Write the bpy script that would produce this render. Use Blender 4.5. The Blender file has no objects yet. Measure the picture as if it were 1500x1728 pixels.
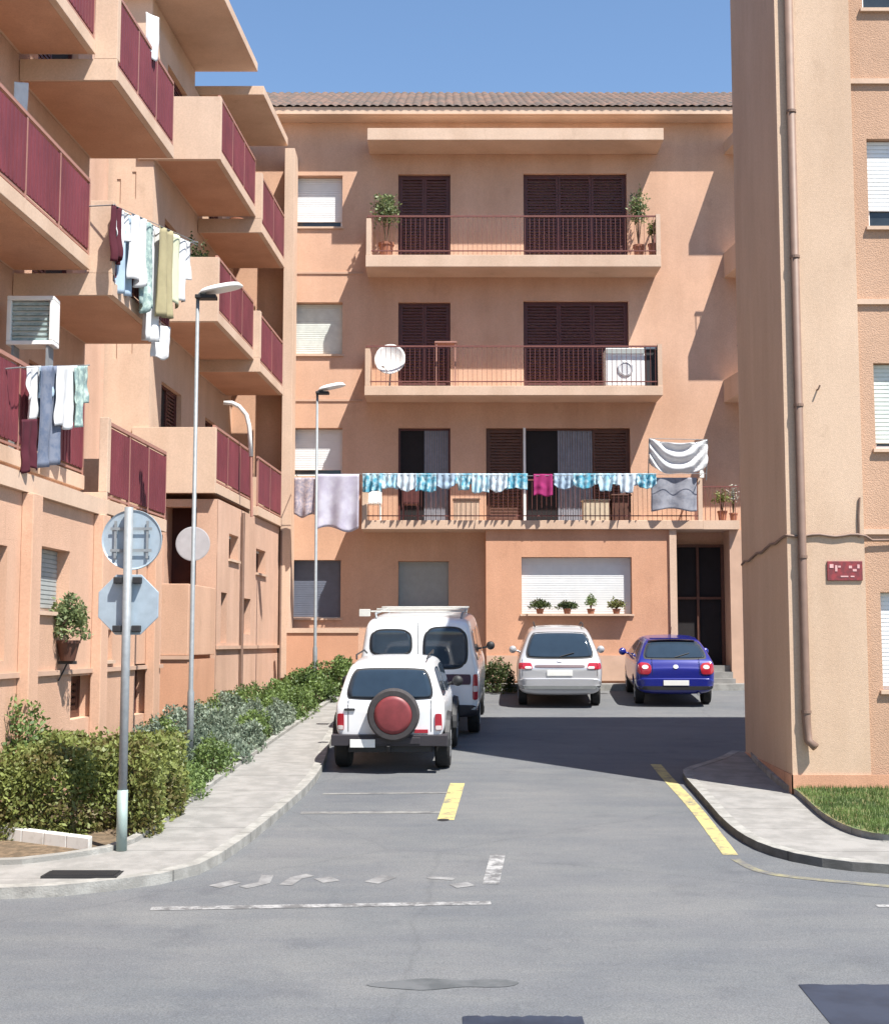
import bpy, bmesh, math, random
from math import sin, cos, tan, atan, atan2, radians, pi, sqrt
from mathutils import Vector, Matrix, noise
from mathutils.bvhtree import BVHTree

random.seed(7)
SC = bpy.context.scene
COL = SC.collection

# ------------------------------------------------------------------ camera model
F = 2300.0; CX, CY = 750.0, 864.0; PIT = radians(5.49); CAMZ = 2.6
def ray(px, py):
    u = (px-CX)/F; v = (CY-py)/F
    return Vector((u, cos(PIT)-v*sin(PIT), sin(PIT)+v*cos(PIT)))
def at(px, py, Y):                      # point of the plane y = Y
    r = ray(px, py); k = Y/r.y
    return Vector((r.x*k, Y, CAMZ+r.z*k))
SL = 0.065
def gz(y):                              # height of the street at depth y
    if y < 8.92: return 0.0
    if y < 34: return -0.58+SL*y
    return 1.63
def gp(px, py):                         # point of the street
    r = ray(px, py)
    k = (-0.58-CAMZ)/(r.z-SL*r.y)
    if r.y*k < 8.92: k = -CAMZ/r.z
    return Vector((r.x*k, r.y*k, gz(r.y*k)))
DX = 0.0565                             # the street runs slightly to the right

# ------------------------------------------------------------------ materials
MATS = {}
def nd(nt, t, **kw):
    n = nt.nodes.new(t)
    for k, v in kw.items():
        if k in n.inputs: n.inputs[k].default_value = v
        else: setattr(n, k, v)
    return n
def mat(name, col, rough=.8, metal=0., var=.12, scale=6., bump=0., bscale=60., col2=None, streak=0., coat=0., c2pos=(.42, .62), trans=0.):
    if name in MATS: return MATS[name]
    m = bpy.data.materials.new(name); m.use_nodes = True
    nt = m.node_tree; b = nt.nodes['Principled BSDF']
    b.inputs['Roughness'].default_value = rough
    b.inputs['Metallic'].default_value = metal
    if coat: b.inputs['Coat Weight'].default_value = coat; b.inputs['Coat Roughness'].default_value = .08
    g = nd(nt, 'ShaderNodeNewGeometry')
    n = nd(nt, 'ShaderNodeTexNoise', Scale=scale, Detail=5., Roughness=.6)
    nt.links.new(g.outputs['Position'], n.inputs['Vector'])
    r = nd(nt, 'ShaderNodeValToRGB')
    c = Vector(col); d = Vector(col2) if col2 else c*(1-var)
    e = c if col2 else c*(1+var*.6)
    r.color_ramp.elements[0].position = c2pos[0] if col2 else .3
    r.color_ramp.elements[1].position = c2pos[1] if col2 else .7
    r.color_ramp.elements[0].color = (*[min(1, x) for x in d], 1)
    r.color_ramp.elements[1].color = (*[min(1, x) for x in e], 1)
    nt.links.new(n.outputs['Fac'], r.inputs['Fac'])
    out = r.outputs['Color']
    if streak:
        mp = nd(nt, 'ShaderNodeMapping'); mp.inputs['Scale'].default_value = (1.3, 1.3, .3)
        nt.links.new(g.outputs['Position'], mp.inputs['Vector'])
        n2 = nd(nt, 'ShaderNodeTexNoise', Scale=.9, Detail=5., Roughness=.6)
        nt.links.new(mp.outputs['Vector'], n2.inputs['Vector'])
        r2 = nd(nt, 'ShaderNodeValToRGB')
        r2.color_ramp.elements[0].position = .35; r2.color_ramp.elements[1].position = .62
        s = 1-streak
        r2.color_ramp.elements[0].color = (s*.98, s*.95, s*.92, 1); r2.color_ramp.elements[1].color = (1, 1, 1, 1)
        nt.links.new(n2.outputs['Fac'], r2.inputs['Fac'])
        mx = nd(nt, 'ShaderNodeMix', data_type='RGBA', blend_type='MULTIPLY')
        mx.inputs[0].default_value = 1
        nt.links.new(out, mx.inputs[6]); nt.links.new(r2.outputs['Color'], mx.inputs[7])
        out = mx.outputs[2]
    if streak:
        for (sc_, lo, hi, d0, mpv) in ((34, .35, .65, .90, None), (2.1, .60, .74, .86, (1, 1, .55)), (5.5, .66, .70, .90, (1, 1, .12))):
            n4 = nd(nt, 'ShaderNodeTexNoise', Scale=float(sc_), Detail=6., Roughness=.7); r4 = nd(nt, 'ShaderNodeValToRGB')
            if mpv:
                m4 = nd(nt, 'ShaderNodeMapping'); m4.inputs['Scale'].default_value = mpv; nt.links.new(g.outputs['Position'], m4.inputs['Vector']); nt.links.new(m4.outputs['Vector'], n4.inputs['Vector'])
            else: nt.links.new(g.outputs['Position'], n4.inputs['Vector'])
            e = r4.color_ramp.elements; e[0].position = lo; e[1].position = hi
            c_a, c_b = (1, 1, 1, 1), (d0, d0*.985, d0*.97, 1)
            if mpv is None: c_a, c_b = (d0, d0, d0, 1), (1.05, 1.05, 1.05, 1)
            e[0].color = c_a; e[1].color = c_b; nt.links.new(n4.outputs['Fac'], r4.inputs['Fac'])
            mx = nd(nt, 'ShaderNodeMix', data_type='RGBA', blend_type='MULTIPLY'); mx.inputs[0].default_value = 1
            nt.links.new(out, mx.inputs[6]); nt.links.new(r4.outputs['Color'], mx.inputs[7]); out = mx.outputs[2]
    nt.links.new(out, b.inputs['Base Color'])
    if bump:
        n3 = nd(nt, 'ShaderNodeTexNoise', Scale=bscale, Detail=4.)
        nt.links.new(g.outputs['Position'], n3.inputs['Vector'])
        bp = nd(nt, 'ShaderNodeBump', Strength=bump, Distance=.02)
        nt.links.new(n3.outputs['Fac'], bp.inputs['Height']); nt.links.new(bp.outputs['Normal'], b.inputs['Normal'])
    if trans:
        tb = nd(nt, 'ShaderNodeBsdfTranslucent'); nt.links.new(out, tb.inputs['Color'])
        ms = nd(nt, 'ShaderNodeMixShader'); ms.inputs[0].default_value = trans
        o = nt.nodes['Material Output']
        nt.links.new(b.outputs[0], ms.inputs[1]); nt.links.new(tb.outputs[0], ms.inputs[2]); nt.links.new(ms.outputs[0], o.inputs[0])
    MATS[name] = m
    return m

M_ST  = mat('stucco_cream', (.625, .39, .272), .9, var=.08, scale=.8, bump=.5, bscale=90, streak=.10)
M_STR = mat('stucco_pale', (.57, .415, .30), .9, var=.06, scale=.7, bump=.3, bscale=90, streak=.09)
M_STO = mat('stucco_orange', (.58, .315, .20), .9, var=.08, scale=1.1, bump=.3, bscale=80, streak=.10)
M_STP = mat('stucco_pink', (.61, .395, .29), .9, var=.09, scale=1.1, bump=.5, bscale=90, streak=.14)
M_TRIM = mat('trim_cream', (.60, .435, .325), .85, var=.06, scale=1.5, streak=.10)
M_LEDGE = mat('ledge', (.50, .33, .24), .85, var=.1, scale=3)
M_RED = mat('red_panel', (.21, .045, .06), .55, col2=(.15, .032, .045), scale=1.6, streak=.2, c2pos=(.3, .7))
M_BAR = mat('bar_red_brown', (.17, .055, .045), .6, var=.1)
M_RAIL = mat('rail_pink', (.36, .18, .14), .6, var=.1)
M_DRED = mat('dark_red_wood', (.085, .022, .020), .55, var=.25, scale=8)
M_BRN = mat('brown_wood', (.10, .04, .025), .6, var=.25, scale=8)
M_WHT = mat('white_paint', (.80, .80, .78), .5, var=.05)
M_BLIND = mat('white_blind', (.72, .735, .74), .55, var=.05)
M_GREYB = mat('grey_blind', (.34, .37, .37), .6, var=.1)
M_GLASS = mat('window_glass', (.035, .045, .055), .08, var=.3, scale=3)
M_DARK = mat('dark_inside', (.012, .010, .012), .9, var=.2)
M_CURT = mat('curtain_grey', (.23, .24, .28), .8, var=.2, scale=9)
M_TILE = mat('roof_tile', (.17, .10, .072), .9, col2=(.085, .066, .055), scale=3)
M_ASPH = None
M_CONC = mat('pavement_concrete', (.26, .252, .24), .9, col2=(.20, .195, .185), scale=3.5, bump=.3, bscale=70)
def joints(m, pitch):
    nt = m.node_tree; b = nt.nodes['Principled BSDF']; src = b.inputs['Base Color'].links[0].from_socket
    g_ = nd(nt, 'ShaderNodeNewGeometry'); sp_ = nd(nt, 'ShaderNodeSeparateXYZ'); nt.links.new(g_.outputs['Position'], sp_.inputs[0])
    k = nd(nt, 'ShaderNodeMath', operation='MULTIPLY'); k.inputs[1].default_value = 1/pitch; nt.links.new(sp_.outputs['Y'], k.inputs[0])
    f = nd(nt, 'ShaderNodeMath', operation='FRACT'); nt.links.new(k.outputs[0], f.inputs[0])
    c = nd(nt, 'ShaderNodeMath', operation='GREATER_THAN'); c.inputs[1].default_value = .018/pitch; nt.links.new(f.outputs[0], c.inputs[0])
    n_ = nd(nt, 'ShaderNodeTexNoise', Scale=140., Detail=2.); nt.links.new(g_.outputs['Position'], n_.inputs['Vector'])
    ra = nd(nt, 'ShaderNodeMapRange'); ra.inputs[3].default_value = .86; ra.inputs[4].default_value = 1.14; nt.links.new(n_.outputs['Fac'], ra.inputs[0])
    mr = nd(nt, 'ShaderNodeMapRange'); mr.inputs[3].default_value = .55; mr.inputs[4].default_value = 1; nt.links.new(c.outputs[0], mr.inputs[0])
    mm = nd(nt, 'ShaderNodeMath', operation='MULTIPLY'); nt.links.new(ra.outputs[0], mm.inputs[0]); nt.links.new(mr.outputs[0], mm.inputs[1])
    v = nd(nt, 'ShaderNodeVectorMath', operation='SCALE'); nt.links.new(src, v.inputs[0]); nt.links.new(mm.outputs[0], v.inputs['Scale']); nt.links.new(v.outputs[0], b.inputs['Base Color'])
joints(M_CONC, 1.2)
M_KERB = mat('kerb_stone', (.31, .305, .285), .9, col2=(.22, .215, .20), scale=5, bump=.3)
M_SOIL = mat('soil', (.17, .12, .075), .95, col2=(.09, .065, .04), scale=9, bump=.6, bscale=30)
M_GRASSG = mat('grass_base', (.10, .14, .055), .95, col2=(.16, .14, .06), scale=4, bump=.5)
M_STEEL = mat('galvanised', (.25, .27, .285), .6, .25, var=.15, scale=14)
M_SIGNB = mat('sign_back', (.33, .40, .46), .55, .15, var=.12, scale=9)
M_BLACK = mat('black_plastic', (.018, .018, .02), .6, var=.2)
M_TYRE = mat('tyre_rubber', (.016, .016, .017), .85, var=.2)
M_CARG = mat('car_glass', (.025, .04, .06), .06, var=.1)
M_RIM = mat('rim_alloy', (.42, .43, .45), .35, .7, var=.1)
M_TAIL = mat('tail_lamp_red', (.34, .015, .03), .2, var=.1, coat=.6)
M_CLEAR = mat('lamp_clear', (.62, .56, .55), .2, var=.1, coat=.5)
M_PLATE = mat('number_plate', (.78, .78, .75), .5, var=.04)
M_PIPE = mat('brown_pipe', (.19, .12, .09), .6, var=.15)
M_POT = mat('terracotta_pot', (.32, .13, .075), .8, var=.2)
M_YEL = None

def make_asphalt():
    m = bpy.data.materials.new('asphalt'); m.use_nodes = True
    nt = m.node_tree; b = nt.nodes['Principled BSDF']; b.inputs['Roughness'].default_value = .88
    g = nd(nt, 'ShaderNodeNewGeometry')
    def ns(sc, det, lo, hi, c0, c1, mp=None):
        n = nd(nt, 'ShaderNodeTexNoise', Scale=sc, Detail=det, Roughness=.6)
        if mp:
            k = nd(nt, 'ShaderNodeMapping'); k.inputs['Scale'].default_value = mp
            nt.links.new(g.outputs['Position'], k.inputs['Vector']); nt.links.new(k.outputs['Vector'], n.inputs['Vector'])
        else: nt.links.new(g.outputs['Position'], n.inputs['Vector'])
        r = nd(nt, 'ShaderNodeValToRGB'); e = r.color_ramp.elements
        e[0].position = lo; e[1].position = hi; e[0].color = (*c0, 1); e[1].color = (*c1, 1)
        nt.links.new(n.outputs['Fac'], r.inputs['Fac']); return r.outputs['Color']
    a = ns(.45, 5, .35, .65, (.102, .110, .121), (.136, .140, .145))
    f = ns(75, 3, .35, .65, (.74, .74, .74), (1.22, 1.22, 1.22))
    p = ns(1.7, 7, .56, .70, (1, 1, 1), (.84, .84, .86))
    w = ns(1.2, 6, .40, .62, (.90, .90, .91), (1.04, 1.03, 1.0), (.5, 2.2, 1))
    cr = nd(nt, 'ShaderNodeTexVoronoi', Scale=.27, feature='DISTANCE_TO_EDGE')
    wn = nd(nt, 'ShaderNodeTexNoise', Scale=1.3, Detail=4.)
    mv = nd(nt, 'ShaderNodeMix', data_type='VECTOR'); mv.inputs[0].default_value = .25
    nt.links.new(g.outputs['Position'], wn.inputs['Vector']); nt.links.new(g.outputs['Position'], mv.inputs[4]); nt.links.new(wn.outputs['Color'], mv.inputs[5])
    nt.links.new(mv.outputs[1], cr.inputs['Vector'])
    rc = nd(nt, 'ShaderNodeValToRGB'); e = rc.color_ramp.elements; e[0].position = 0; e[1].position = .006
    e[0].color = (.88, .88, .88, 1); e[1].color = (1, 1, 1, 1); nt.links.new(cr.outputs['Distance'], rc.inputs['Fac'])
    out = a
    for x in (f, p, w, rc.outputs['Color']):
        mx = nd(nt, 'ShaderNodeMix', data_type='RGBA', blend_type='MULTIPLY'); mx.inputs[0].default_value = 1
        nt.links.new(out, mx.inputs[6]); nt.links.new(x, mx.inputs[7]); out = mx.outputs[2]
    nt.links.new(out, b.inputs['Base Color'])
    n3 = nd(nt, 'ShaderNodeTexNoise', Scale=120, Detail=3.); nt.links.new(g.outputs['Position'], n3.inputs['Vector'])
    bp = nd(nt, 'ShaderNodeBump', Strength=.35, Distance=.01); nt.links.new(n3.outputs['Fac'], bp.inputs['Height']); nt.links.new(bp.outputs['Normal'], b.inputs['Normal'])
    return m
M_ASPH = make_asphalt()
def worn(name, col, lo, hi, sc=6.):       # worn paint: shows the asphalt where it has flaked
    m = bpy.data.materials.new(name); m.use_nodes = True
    nt = m.node_tree; b = nt.nodes['Principled BSDF']; b.inputs['Roughness'].default_value = .8
    g = nd(nt, 'ShaderNodeNewGeometry'); n = nd(nt, 'ShaderNodeTexNoise', Scale=sc, Detail=8., Roughness=.75)
    nt.links.new(g.outputs['Position'], n.inputs['Vector'])
    r = nd(nt, 'ShaderNodeValToRGB'); e = r.color_ramp.elements; e[0].position = lo; e[1].position = hi
    e[0].color = (.11, .11, .112, 1); e[1].color = (*col, 1)
    nt.links.new(n.outputs['Fac'], r.inputs['Fac']); nt.links.new(r.outputs['Color'], b.inputs['Base Color'])
    return m
M_YEL = worn('yellow_paint', (.44, .37, .15), .34, .52)
M_WPT = worn('white_road_paint', (.32, .32, .32), .44, .60, 7.)
def paint(name, c, metal=.0, rough=.28):
    return mat(name, c, rough, metal, var=.02, coat=.7)

# ------------------------------------------------------------------ mesh helpers
class MB:
    def __init__(s): s.v = []; s.f = []
    def add(s, vs, fs):
        o = len(s.v); s.v += [tuple(v) for v in vs]; s.f += [tuple(i+o for i in f) for f in fs]; return s
    def box(s, x0, x1, y0, y1, z0, z1):
        return s.hexa([(x0,y0,z0),(x1,y0,z0),(x1,y1,z0),(x0,y1,z0),(x0,y0,z1),(x1,y0,z1),(x1,y1,z1),(x0,y1,z1)])
    def hexa(s, p): return s.add(p, [(0,3,2,1),(4,5,6,7),(0,1,5,4),(1,2,6,5),(2,3,7,6),(3,0,4,7)])
    def mbox(s, M, a0, a1, b0, b1, c0, c1):
        return s.hexa([M(a0,b0,c0),M(a1,b0,c0),M(a1,b0,c1),M(a0,b0,c1),M(a0,b1,c0),M(a1,b1,c0),M(a1,b1,c1),M(a0,b1,c1)])
    def quad(s, *p): return s.add(p, [(0,1,2,3)])
    def tube(s, pts, r, n=10, cap=True):
        pts = [Vector(p) for p in pts]; rs = r if isinstance(r, (list, tuple)) else [r]*len(pts)
        vs = []; up = None
        for i, p in enumerate(pts):
            d = (pts[min(i+1, len(pts)-1)]-pts[max(i-1, 0)]).normalized()
            if up is None: up = d.orthogonal().normalized()
            a = (up-d*up.dot(d)).normalized(); up = a; b = d.cross(a)
            vs += [p+(a*cos(2*pi*k/n)+b*sin(2*pi*k/n))*rs[i] for k in range(n)]
        fs = [(i*n+k, i*n+(k+1)%n, (i+1)*n+(k+1)%n, (i+1)*n+k) for i in range(len(pts)-1) for k in range(n)]
        if cap: fs += [tuple(range(n-1, -1, -1)), tuple((len(pts)-1)*n+k for k in range(n))]
        return s.add(vs, fs)
    def lathe(s, c, prof, n=24, ax='z'):            # prof: (radius, height)
        c = Vector(c); vs = []
        for r, h in prof:
            for k in range(n):
                u, w = r*cos(2*pi*k/n), r*sin(2*pi*k/n)
                vs.append(c+Vector({'z': (u, w, h), 'x': (h, u, w), 'y': (u, h, w)}[ax]))
        m = len(prof)
        fs = [(i*n+k, i*n+(k+1)%n, (i+1)*n+(k+1)%n, (i+1)*n+k) for i in range(m-1) for k in range(n)]
        fs += [tuple(range(n-1, -1, -1)), tuple((m-1)*n+k for k in range(n))]
        return s.add(vs, fs)
    def prism(s, pts, y0, y1):                     # outline in x,z
        n = len(pts)
        return s.add([(x, y0, z) for x, z in pts]+[(x, y1, z) for x, z in pts],
            [tuple(range(n)), tuple(range(2*n-1, n-1, -1))]+[(i, i+n, (i+1) % n+n, (i+1) % n) for i in range(n)])

def wloc(o):
    v = Vector((0, 0, 0))
    while o: v += o.location; o = o.parent
    return v
def ob(name, mb, m, parent=None, smooth=False, local=False, bevel=0., recalc=True):
    me = bpy.data.meshes.new(name)
    if isinstance(mb, MB): me.from_pydata(mb.v, [], mb.f)
    else: mb.to_mesh(me); mb.free()
    if recalc:
        b = bmesh.new(); b.from_mesh(me); bmesh.ops.recalc_face_normals(b, faces=b.faces); b.to_mesh(me); b.free()
    me.materials.append(m)
    if smooth:
        for p in me.polygons: p.use_smooth = True
    o = bpy.data.objects.new(name, me); COL.objects.link(o)
    if parent:
        o.parent = parent
        if not local: o.location = -wloc(parent)
    if bevel:
        bv = o.modifiers.new('bevel', 'BEVEL'); bv.width = bevel; bv.segments = 2; bv.limit_method = 'ANGLE'
    return o
def tag(o, label, cat, group=None, kind=None):
    if label: o['label'] = label
    if cat: o['category'] = cat
    if group: o['group'] = group
    if kind: o['kind'] = kind
    return o
def thing(name, label, cat, loc=(0,0,0), group=None):
    o = bpy.data.objects.new(name, None); COL.objects.link(o); o.location = loc; o.empty_display_size = .2
    return tag(o, label, cat, group)
def single(name, mb, m, label, cat, group=None, smooth=False, bevel=0.):
    o = ob(name, mb, m, None, smooth, bevel=bevel)
    me = o.data; n = len(me.vertices)
    xs = [v.co for v in me.vertices]
    c = Vector((sum(v.x for v in xs)/n, sum(v.y for v in xs)/n, min(v.z for v in xs)))
    me.transform(Matrix.Translation(-c)); o.location = c
    return tag(o, label, cat, group)
def struct(name, mb, m, smooth=False):
    o = ob(name, mb, m, None, smooth); o['kind'] = 'structure'; return o

# ------------------------------------------------------------------ ground, road, pavements
g = MB()
ys = [-60, -20, 0, 4, 8.92]+[9+i for i in range(0, 26)]+[36, 60, 400]
for a, b in zip(ys, ys[1:]):
    g.quad((-400, a, gz(a)-.02), (400, a, gz(a)-.02), (400, b, gz(b)-.02), (-400, b, gz(b)-.02))
struct('ground', g, M_SOIL)
r = MB(); ys = [-14, 0, 4, 8.92]+[9+i for i in range(0, 25)]
for a, b in zip(ys, ys[1:]):
    r.quad((-30, a, gz(a)), (30, a, gz(a)), (30, b, gz(b)), (-30, b, gz(b)))
struct('road', r, M_ASPH)
joints(M_KERB, .9)

def sheet(name, left, right, h, m, kerb=None, n=40):
    """raised slab between two polylines of (x,y); h above the street, vertical kerb faces on both sides"""
    def res(pl):
        L = [0]
        for a, b in zip(pl, pl[1:]): L.append(L[-1]+sqrt((a[0]-b[0])**2+(a[1]-b[1])**2))
        out = []
        for i in range(n+1):
            d = L[-1]*i/n; k = 0
            while k < len(L)-2 and L[k+1] < d: k += 1
            t = (d-L[k])/max(1e-6, L[k+1]-L[k])
            out.append((pl[k][0]+(pl[k+1][0]-pl[k][0])*t, pl[k][1]+(pl[k+1][1]-pl[k][1])*t))
        return out
    A, B = res(left), res(right); mb = MB()
    for i in range(n):
        p = [A[i], B[i], B[i+1], A[i+1]]
        mb.hexa([(x, y, gz(y)-.25) for x, y in p]+[(x, y, gz(y)+h) for x, y in p])
    return struct(name, mb, m)
def smooth_pl(pl, k=2):
    for _ in range(k):
        q = [pl[0]]
        for a, b in zip(pl, pl[1:]):
            q += [(a[0]*.75+b[0]*.25, a[1]*.75+b[1]*.25), (a[0]*.25+b[0]*.75, a[1]*.25+b[1]*.75)]
        pl = q+[pl[-1]]
    return pl
def gpl(*pp): return [tuple(gp(*p)[:2]) for p in pp]
# left pavement: road edge / garden edge
L_out = smooth_pl([(-14, 12.4)]+gpl((0, 1522), (180, 1506), (330, 1484), (400, 1440), (460, 1392), (545, 1315))+[(-1.95, 23.5), (-1.70, 28), (-1.55, 31.6)])
L_in = smooth_pl([(-14, 13.3)]+gpl((0, 1478), (120, 1462), (200, 1448), (262, 1408), (330, 1352), (420, 1284), (555, 1190))+[(-2.3, 31.6)])
off = lambda pl, dx, dy: [(x+dx, y+dy) for x, y in pl]
def inset(pl, d):
    out = []
    for i, p in enumerate(pl):
        a = Vector(pl[max(i-1, 0)]); b = Vector(pl[min(i+1, len(pl)-1)]); t = (b-a).normalized()
        out.append((p[0]-t.y*d, p[1]+t.x*d))
    return out
sheet('kerb', L_out, inset(L_out, .13), .105, M_KERB, n=60)
sheet('pavement', inset(L_out, .13), inset(L_in, -.10), .10, M_CONC, n=60)
sheet('kerb', inset(L_in, -.10), L_in, .15, M_KERB, n=60)
sheet('flower_bed', [(-14, 13.4), (-14, 31.6)], inset(L_in, .005), .09, M_SOIL, n=60)
# right pavement round the corner
R_out = smooth_pl([(4.62, 21.6), (4.3, 20.9), (3.75, 20.1)]+gpl((1160, 1310), (1200, 1352), (1255, 1415), (1335, 1452), (1500, 1474))+[(14, 11.6)])
R_in = smooth_pl([(4.80, 21.6), (4.62, 20.9), (4.55, 20.1), (4.42, 18.2)]+gpl((1350, 1356), (1384, 1393), (1432, 1422), (1500, 1438))+[(14, 12.9)])
sheet('kerb', inset(R_out, -.13), R_out, .095, M_KERB, n=60)
sheet('pavement', inset(R_in, .09), inset(R_out, -.13), .09, M_CONC, n=60)
sheet('kerb', R_in, inset(R_in, .09), .165, M_KERB, n=60)
# lawn beside the right building
lw = MB(); base = inset(R_in, -.02)
pts = [p for p in base if p[1] < 17.9]
for a, b in zip(pts, pts[1:]):
    lw.quad((a[0], a[1], gz(a[1])+.17), (b[0], b[1], gz(b[1])+.17), (max(b[0], 4.5), 17.9, gz(17.9)+.17), (max(a[0], 4.5), 17.9, gz(17.9)+.17))
struct('lawn', lw, M_GRASSG)
# far pavement under the facade
fp = MB(); fp.box(-2.2, 12, 32.1, 34.2, 1.2, gz(32.1)+.14)
struct('pavement', fp, M_CONC)
fk = MB(); fk.box(-2.2, 12, 31.95, 32.1, 1.2, gz(32)+.145); struct('kerb', fk, M_KERB)

# painted markings
def strip(name, pl, w, m, dz=.004):
    mb = MB()
    A, B = inset(pl, w/2), inset(pl, -w/2)
    for i in range(len(pl)-1):
        q = [A[i], B[i], B[i+1], A[i+1]]
        mb.quad(*[(x, y, gz(y)+dz) for x, y in q])
    return struct(name, mb, m)
def dense(pl, n=12):
    out = []
    for a, b in zip(pl, pl[1:]):
        out += [(a[0]+(b[0]-a[0])*i/n, a[1]+(b[1]-a[1])*i/n) for i in range(n)]
    return out+[pl[-1]]
strip('yellow_line', dense(smooth_pl(gpl((1106, 1290), (1124, 1312), (1172, 1362), (1232, 1443)))), .16, M_YEL)
strip('yellow_line', dense(smooth_pl(gpl((1240, 1450), (1276, 1471), (1345, 1482), (1520, 1498)))), .10, worn('yellow_faded', (.26, .24, .13), .42, .66, 5.))
strip('yellow_line', dense(gpl((772, 1322), (752, 1384))), .20, M_YEL)
strip('parking_line', dense(gpl((255, 1534), (828, 1524)), 30), .12, M_WPT)
strip('parking_line', dense(gpl((840, 1442), (828, 1492)), 8), .16, M_WPT)
strip('parking_line', dense(gpl((1478, 1529), (1580, 1531)), 8), .09, M_WPT)
M_MARK = worn('white_faded_mark', (.30, .30, .30), .38, .72, 4.)
for q, w_ in [(((362, 1497), (398, 1488)), .16), (((410, 1498), (446, 1490), (452, 1477)), .12), (((482, 1494), (500, 1482), (524, 1477)), .13), (((538, 1487), (566, 1483)), .2), (((626, 1490), (658, 1479)), .17), (((722, 1481), (766, 1484)), .10), (((764, 1496), (796, 1492)), .16)]:
    strip('parking_mark', dense(gpl(*q), 5), w_, M_MARK)
M_FAINT = worn('faded_road_paint', (.21, .21, .20), .40, .62, 5.)
strip('parking_line', dense(gpl((508, 1372), (742, 1371)), 20), .14, M_FAINT)
strip('parking_line', dense(gpl((545, 1340), (760, 1338)), 20), .10, M_FAINT)
# dark flat patches and a grey smear on the road
M_DPATCH = mat('dark_patch', (.075, .08, .085), .85, col2=(.12, .122, .125), scale=7)
def blob(name, px0, px1, py, hw, m, dz):
    a = gp(px0, py); b = gp(px1, py); n = 40; mb = MB(); top = []; bot = []
    for i in range(n+1):
        t = i/n; x = a.x+(b.x-a.x)*t; w = hw*(1-abs(2*t-1)**3)**.6*(1+.5*noise.noise(Vector((x*3, py, 0))))
        y = a.y+.02*sin(x*3)
        top.append((x, y+w, gz(y+w)+dz)); bot.append((x, y-w, gz(y-w)+dz))
    for i in range(n): mb.quad(bot[i], bot[i+1], top[i+1], top[i])
    struct(name, mb, m)
M_SM = mat('oil_smear', (.062, .068, .072), .85, col2=(.10, .105, .11), scale=4); blob('dark_patch', 618, 876, 1661, .11, M_SM, .004)
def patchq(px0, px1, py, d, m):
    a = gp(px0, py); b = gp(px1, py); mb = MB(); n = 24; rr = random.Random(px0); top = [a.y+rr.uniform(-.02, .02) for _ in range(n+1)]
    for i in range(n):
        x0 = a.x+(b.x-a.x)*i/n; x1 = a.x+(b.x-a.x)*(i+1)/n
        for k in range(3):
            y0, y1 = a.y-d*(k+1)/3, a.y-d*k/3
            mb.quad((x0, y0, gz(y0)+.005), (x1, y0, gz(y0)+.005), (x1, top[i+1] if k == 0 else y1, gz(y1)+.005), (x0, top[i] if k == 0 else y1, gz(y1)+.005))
    struct('dark_patch', mb, m)
M_DPATCHB = mat('dark_patch_blue', (.012, .017, .032), .7, col2=(.022, .030, .052), scale=2.5)
patchq(780, 982, 1716, .9, M_DPATCHB); patchq(1346, 1720, 1662, 1.5, M_DPATCHB)  # two flat near-black blue sheets at the near end of the road
def cover(px, py, rr):
    c = gp(px, py); mb = MB(); n = 28
    mb.add([(c.x+rr*cos(2*pi*k/n), c.y+rr*sin(2*pi*k/n), gz(c.y+rr*sin(2*pi*k/n))+.006) for k in range(n)], [tuple(range(n))])
    return mb
tag(ob('drain_cover', cover(748, 1384, .07), M_BLACK), 'small round dark drain lid at the near end of the short yellow mark', 'drain cover')
c = gp(140, 1494)
mb = MB(); 
for k in range(7): mb.box(c.x-.33, c.x+.33, c.y-.13+k*.04, c.y-.108+k*.04, gz(c.y)+.112, gz(c.y)+.122)
mb.box(c.x-.36, c.x+.36, c.y-.16, c.y+.16, gz(c.y)+.06, gz(c.y)+.112)
single('drain_grate', mb, M_BLACK, 'dark metal drain grate in the pavement below the two signs', 'drain grate')

# ------------------------------------------------------------------ building helpers
def MF(Y): return lambda a, b, c: (a, Y+c, b)                    # faces the street (-Y)
def MS(s): return lambda a, b, c: (s-c+DX*a, a, b)               # side wall facing +X, a = along the street
def MSL(s): return lambda a, b, c: (s+c+DX*a, a, b)              # side wall facing -X

def wall(mb, M, a0, a1, b0, b1, holes, dep=.18):
    A = sorted({a0, a1, *[h[0] for h in holes], *[h[1] for h in holes]})
    B = sorted({b0, b1, *[h[2] for h in holes], *[h[3] for h in holes]})
    for i in range(len(A)-1):
        for j in range(len(B)-1):
            ca, cb = (A[i]+A[i+1])/2, (B[j]+B[j+1])/2
            if any(h[0] < ca < h[1] and h[2] < cb < h[3] for h in holes): continue
            if not (a0 < ca < a1 and b0 < cb < b1): continue
            mb.quad(M(A[i], B[j], 0), M(A[i+1], B[j], 0), M(A[i+1], B[j+1], 0), M(A[i], B[j+1], 0))
    for (x0, x1, z0, z1) in holes:
        mb.quad(M(x0,z0,0), M(x0,z1,0), M(x0,z1,dep), M(x0,z0,dep)); mb.quad(M(x1,z0,0), M(x1,z1,0), M(x1,z1,dep), M(x1,z0,dep))
        mb.quad(M(x0,z0,0), M(x1,z0,0), M(x1,z0,dep), M(x0,z0,dep)); mb.quad(M(x0,z1,0), M(x1,z1,0), M(x1,z1,dep), M(x0,z1,dep))
def frame(mb, M, a0, a1, b0, b1, w, c0, c1):
    mb.mbox(M, a0, a1, b0, b0+w, c0, c1); mb.mbox(M, a0, a1, b1-w, b1, c0, c1)
    mb.mbox(M, a0, a0+w, b0+w, b1-w, c0, c1); mb.mbox(M, a1-w, a1, b0+w, b1-w, c0, c1)

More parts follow.
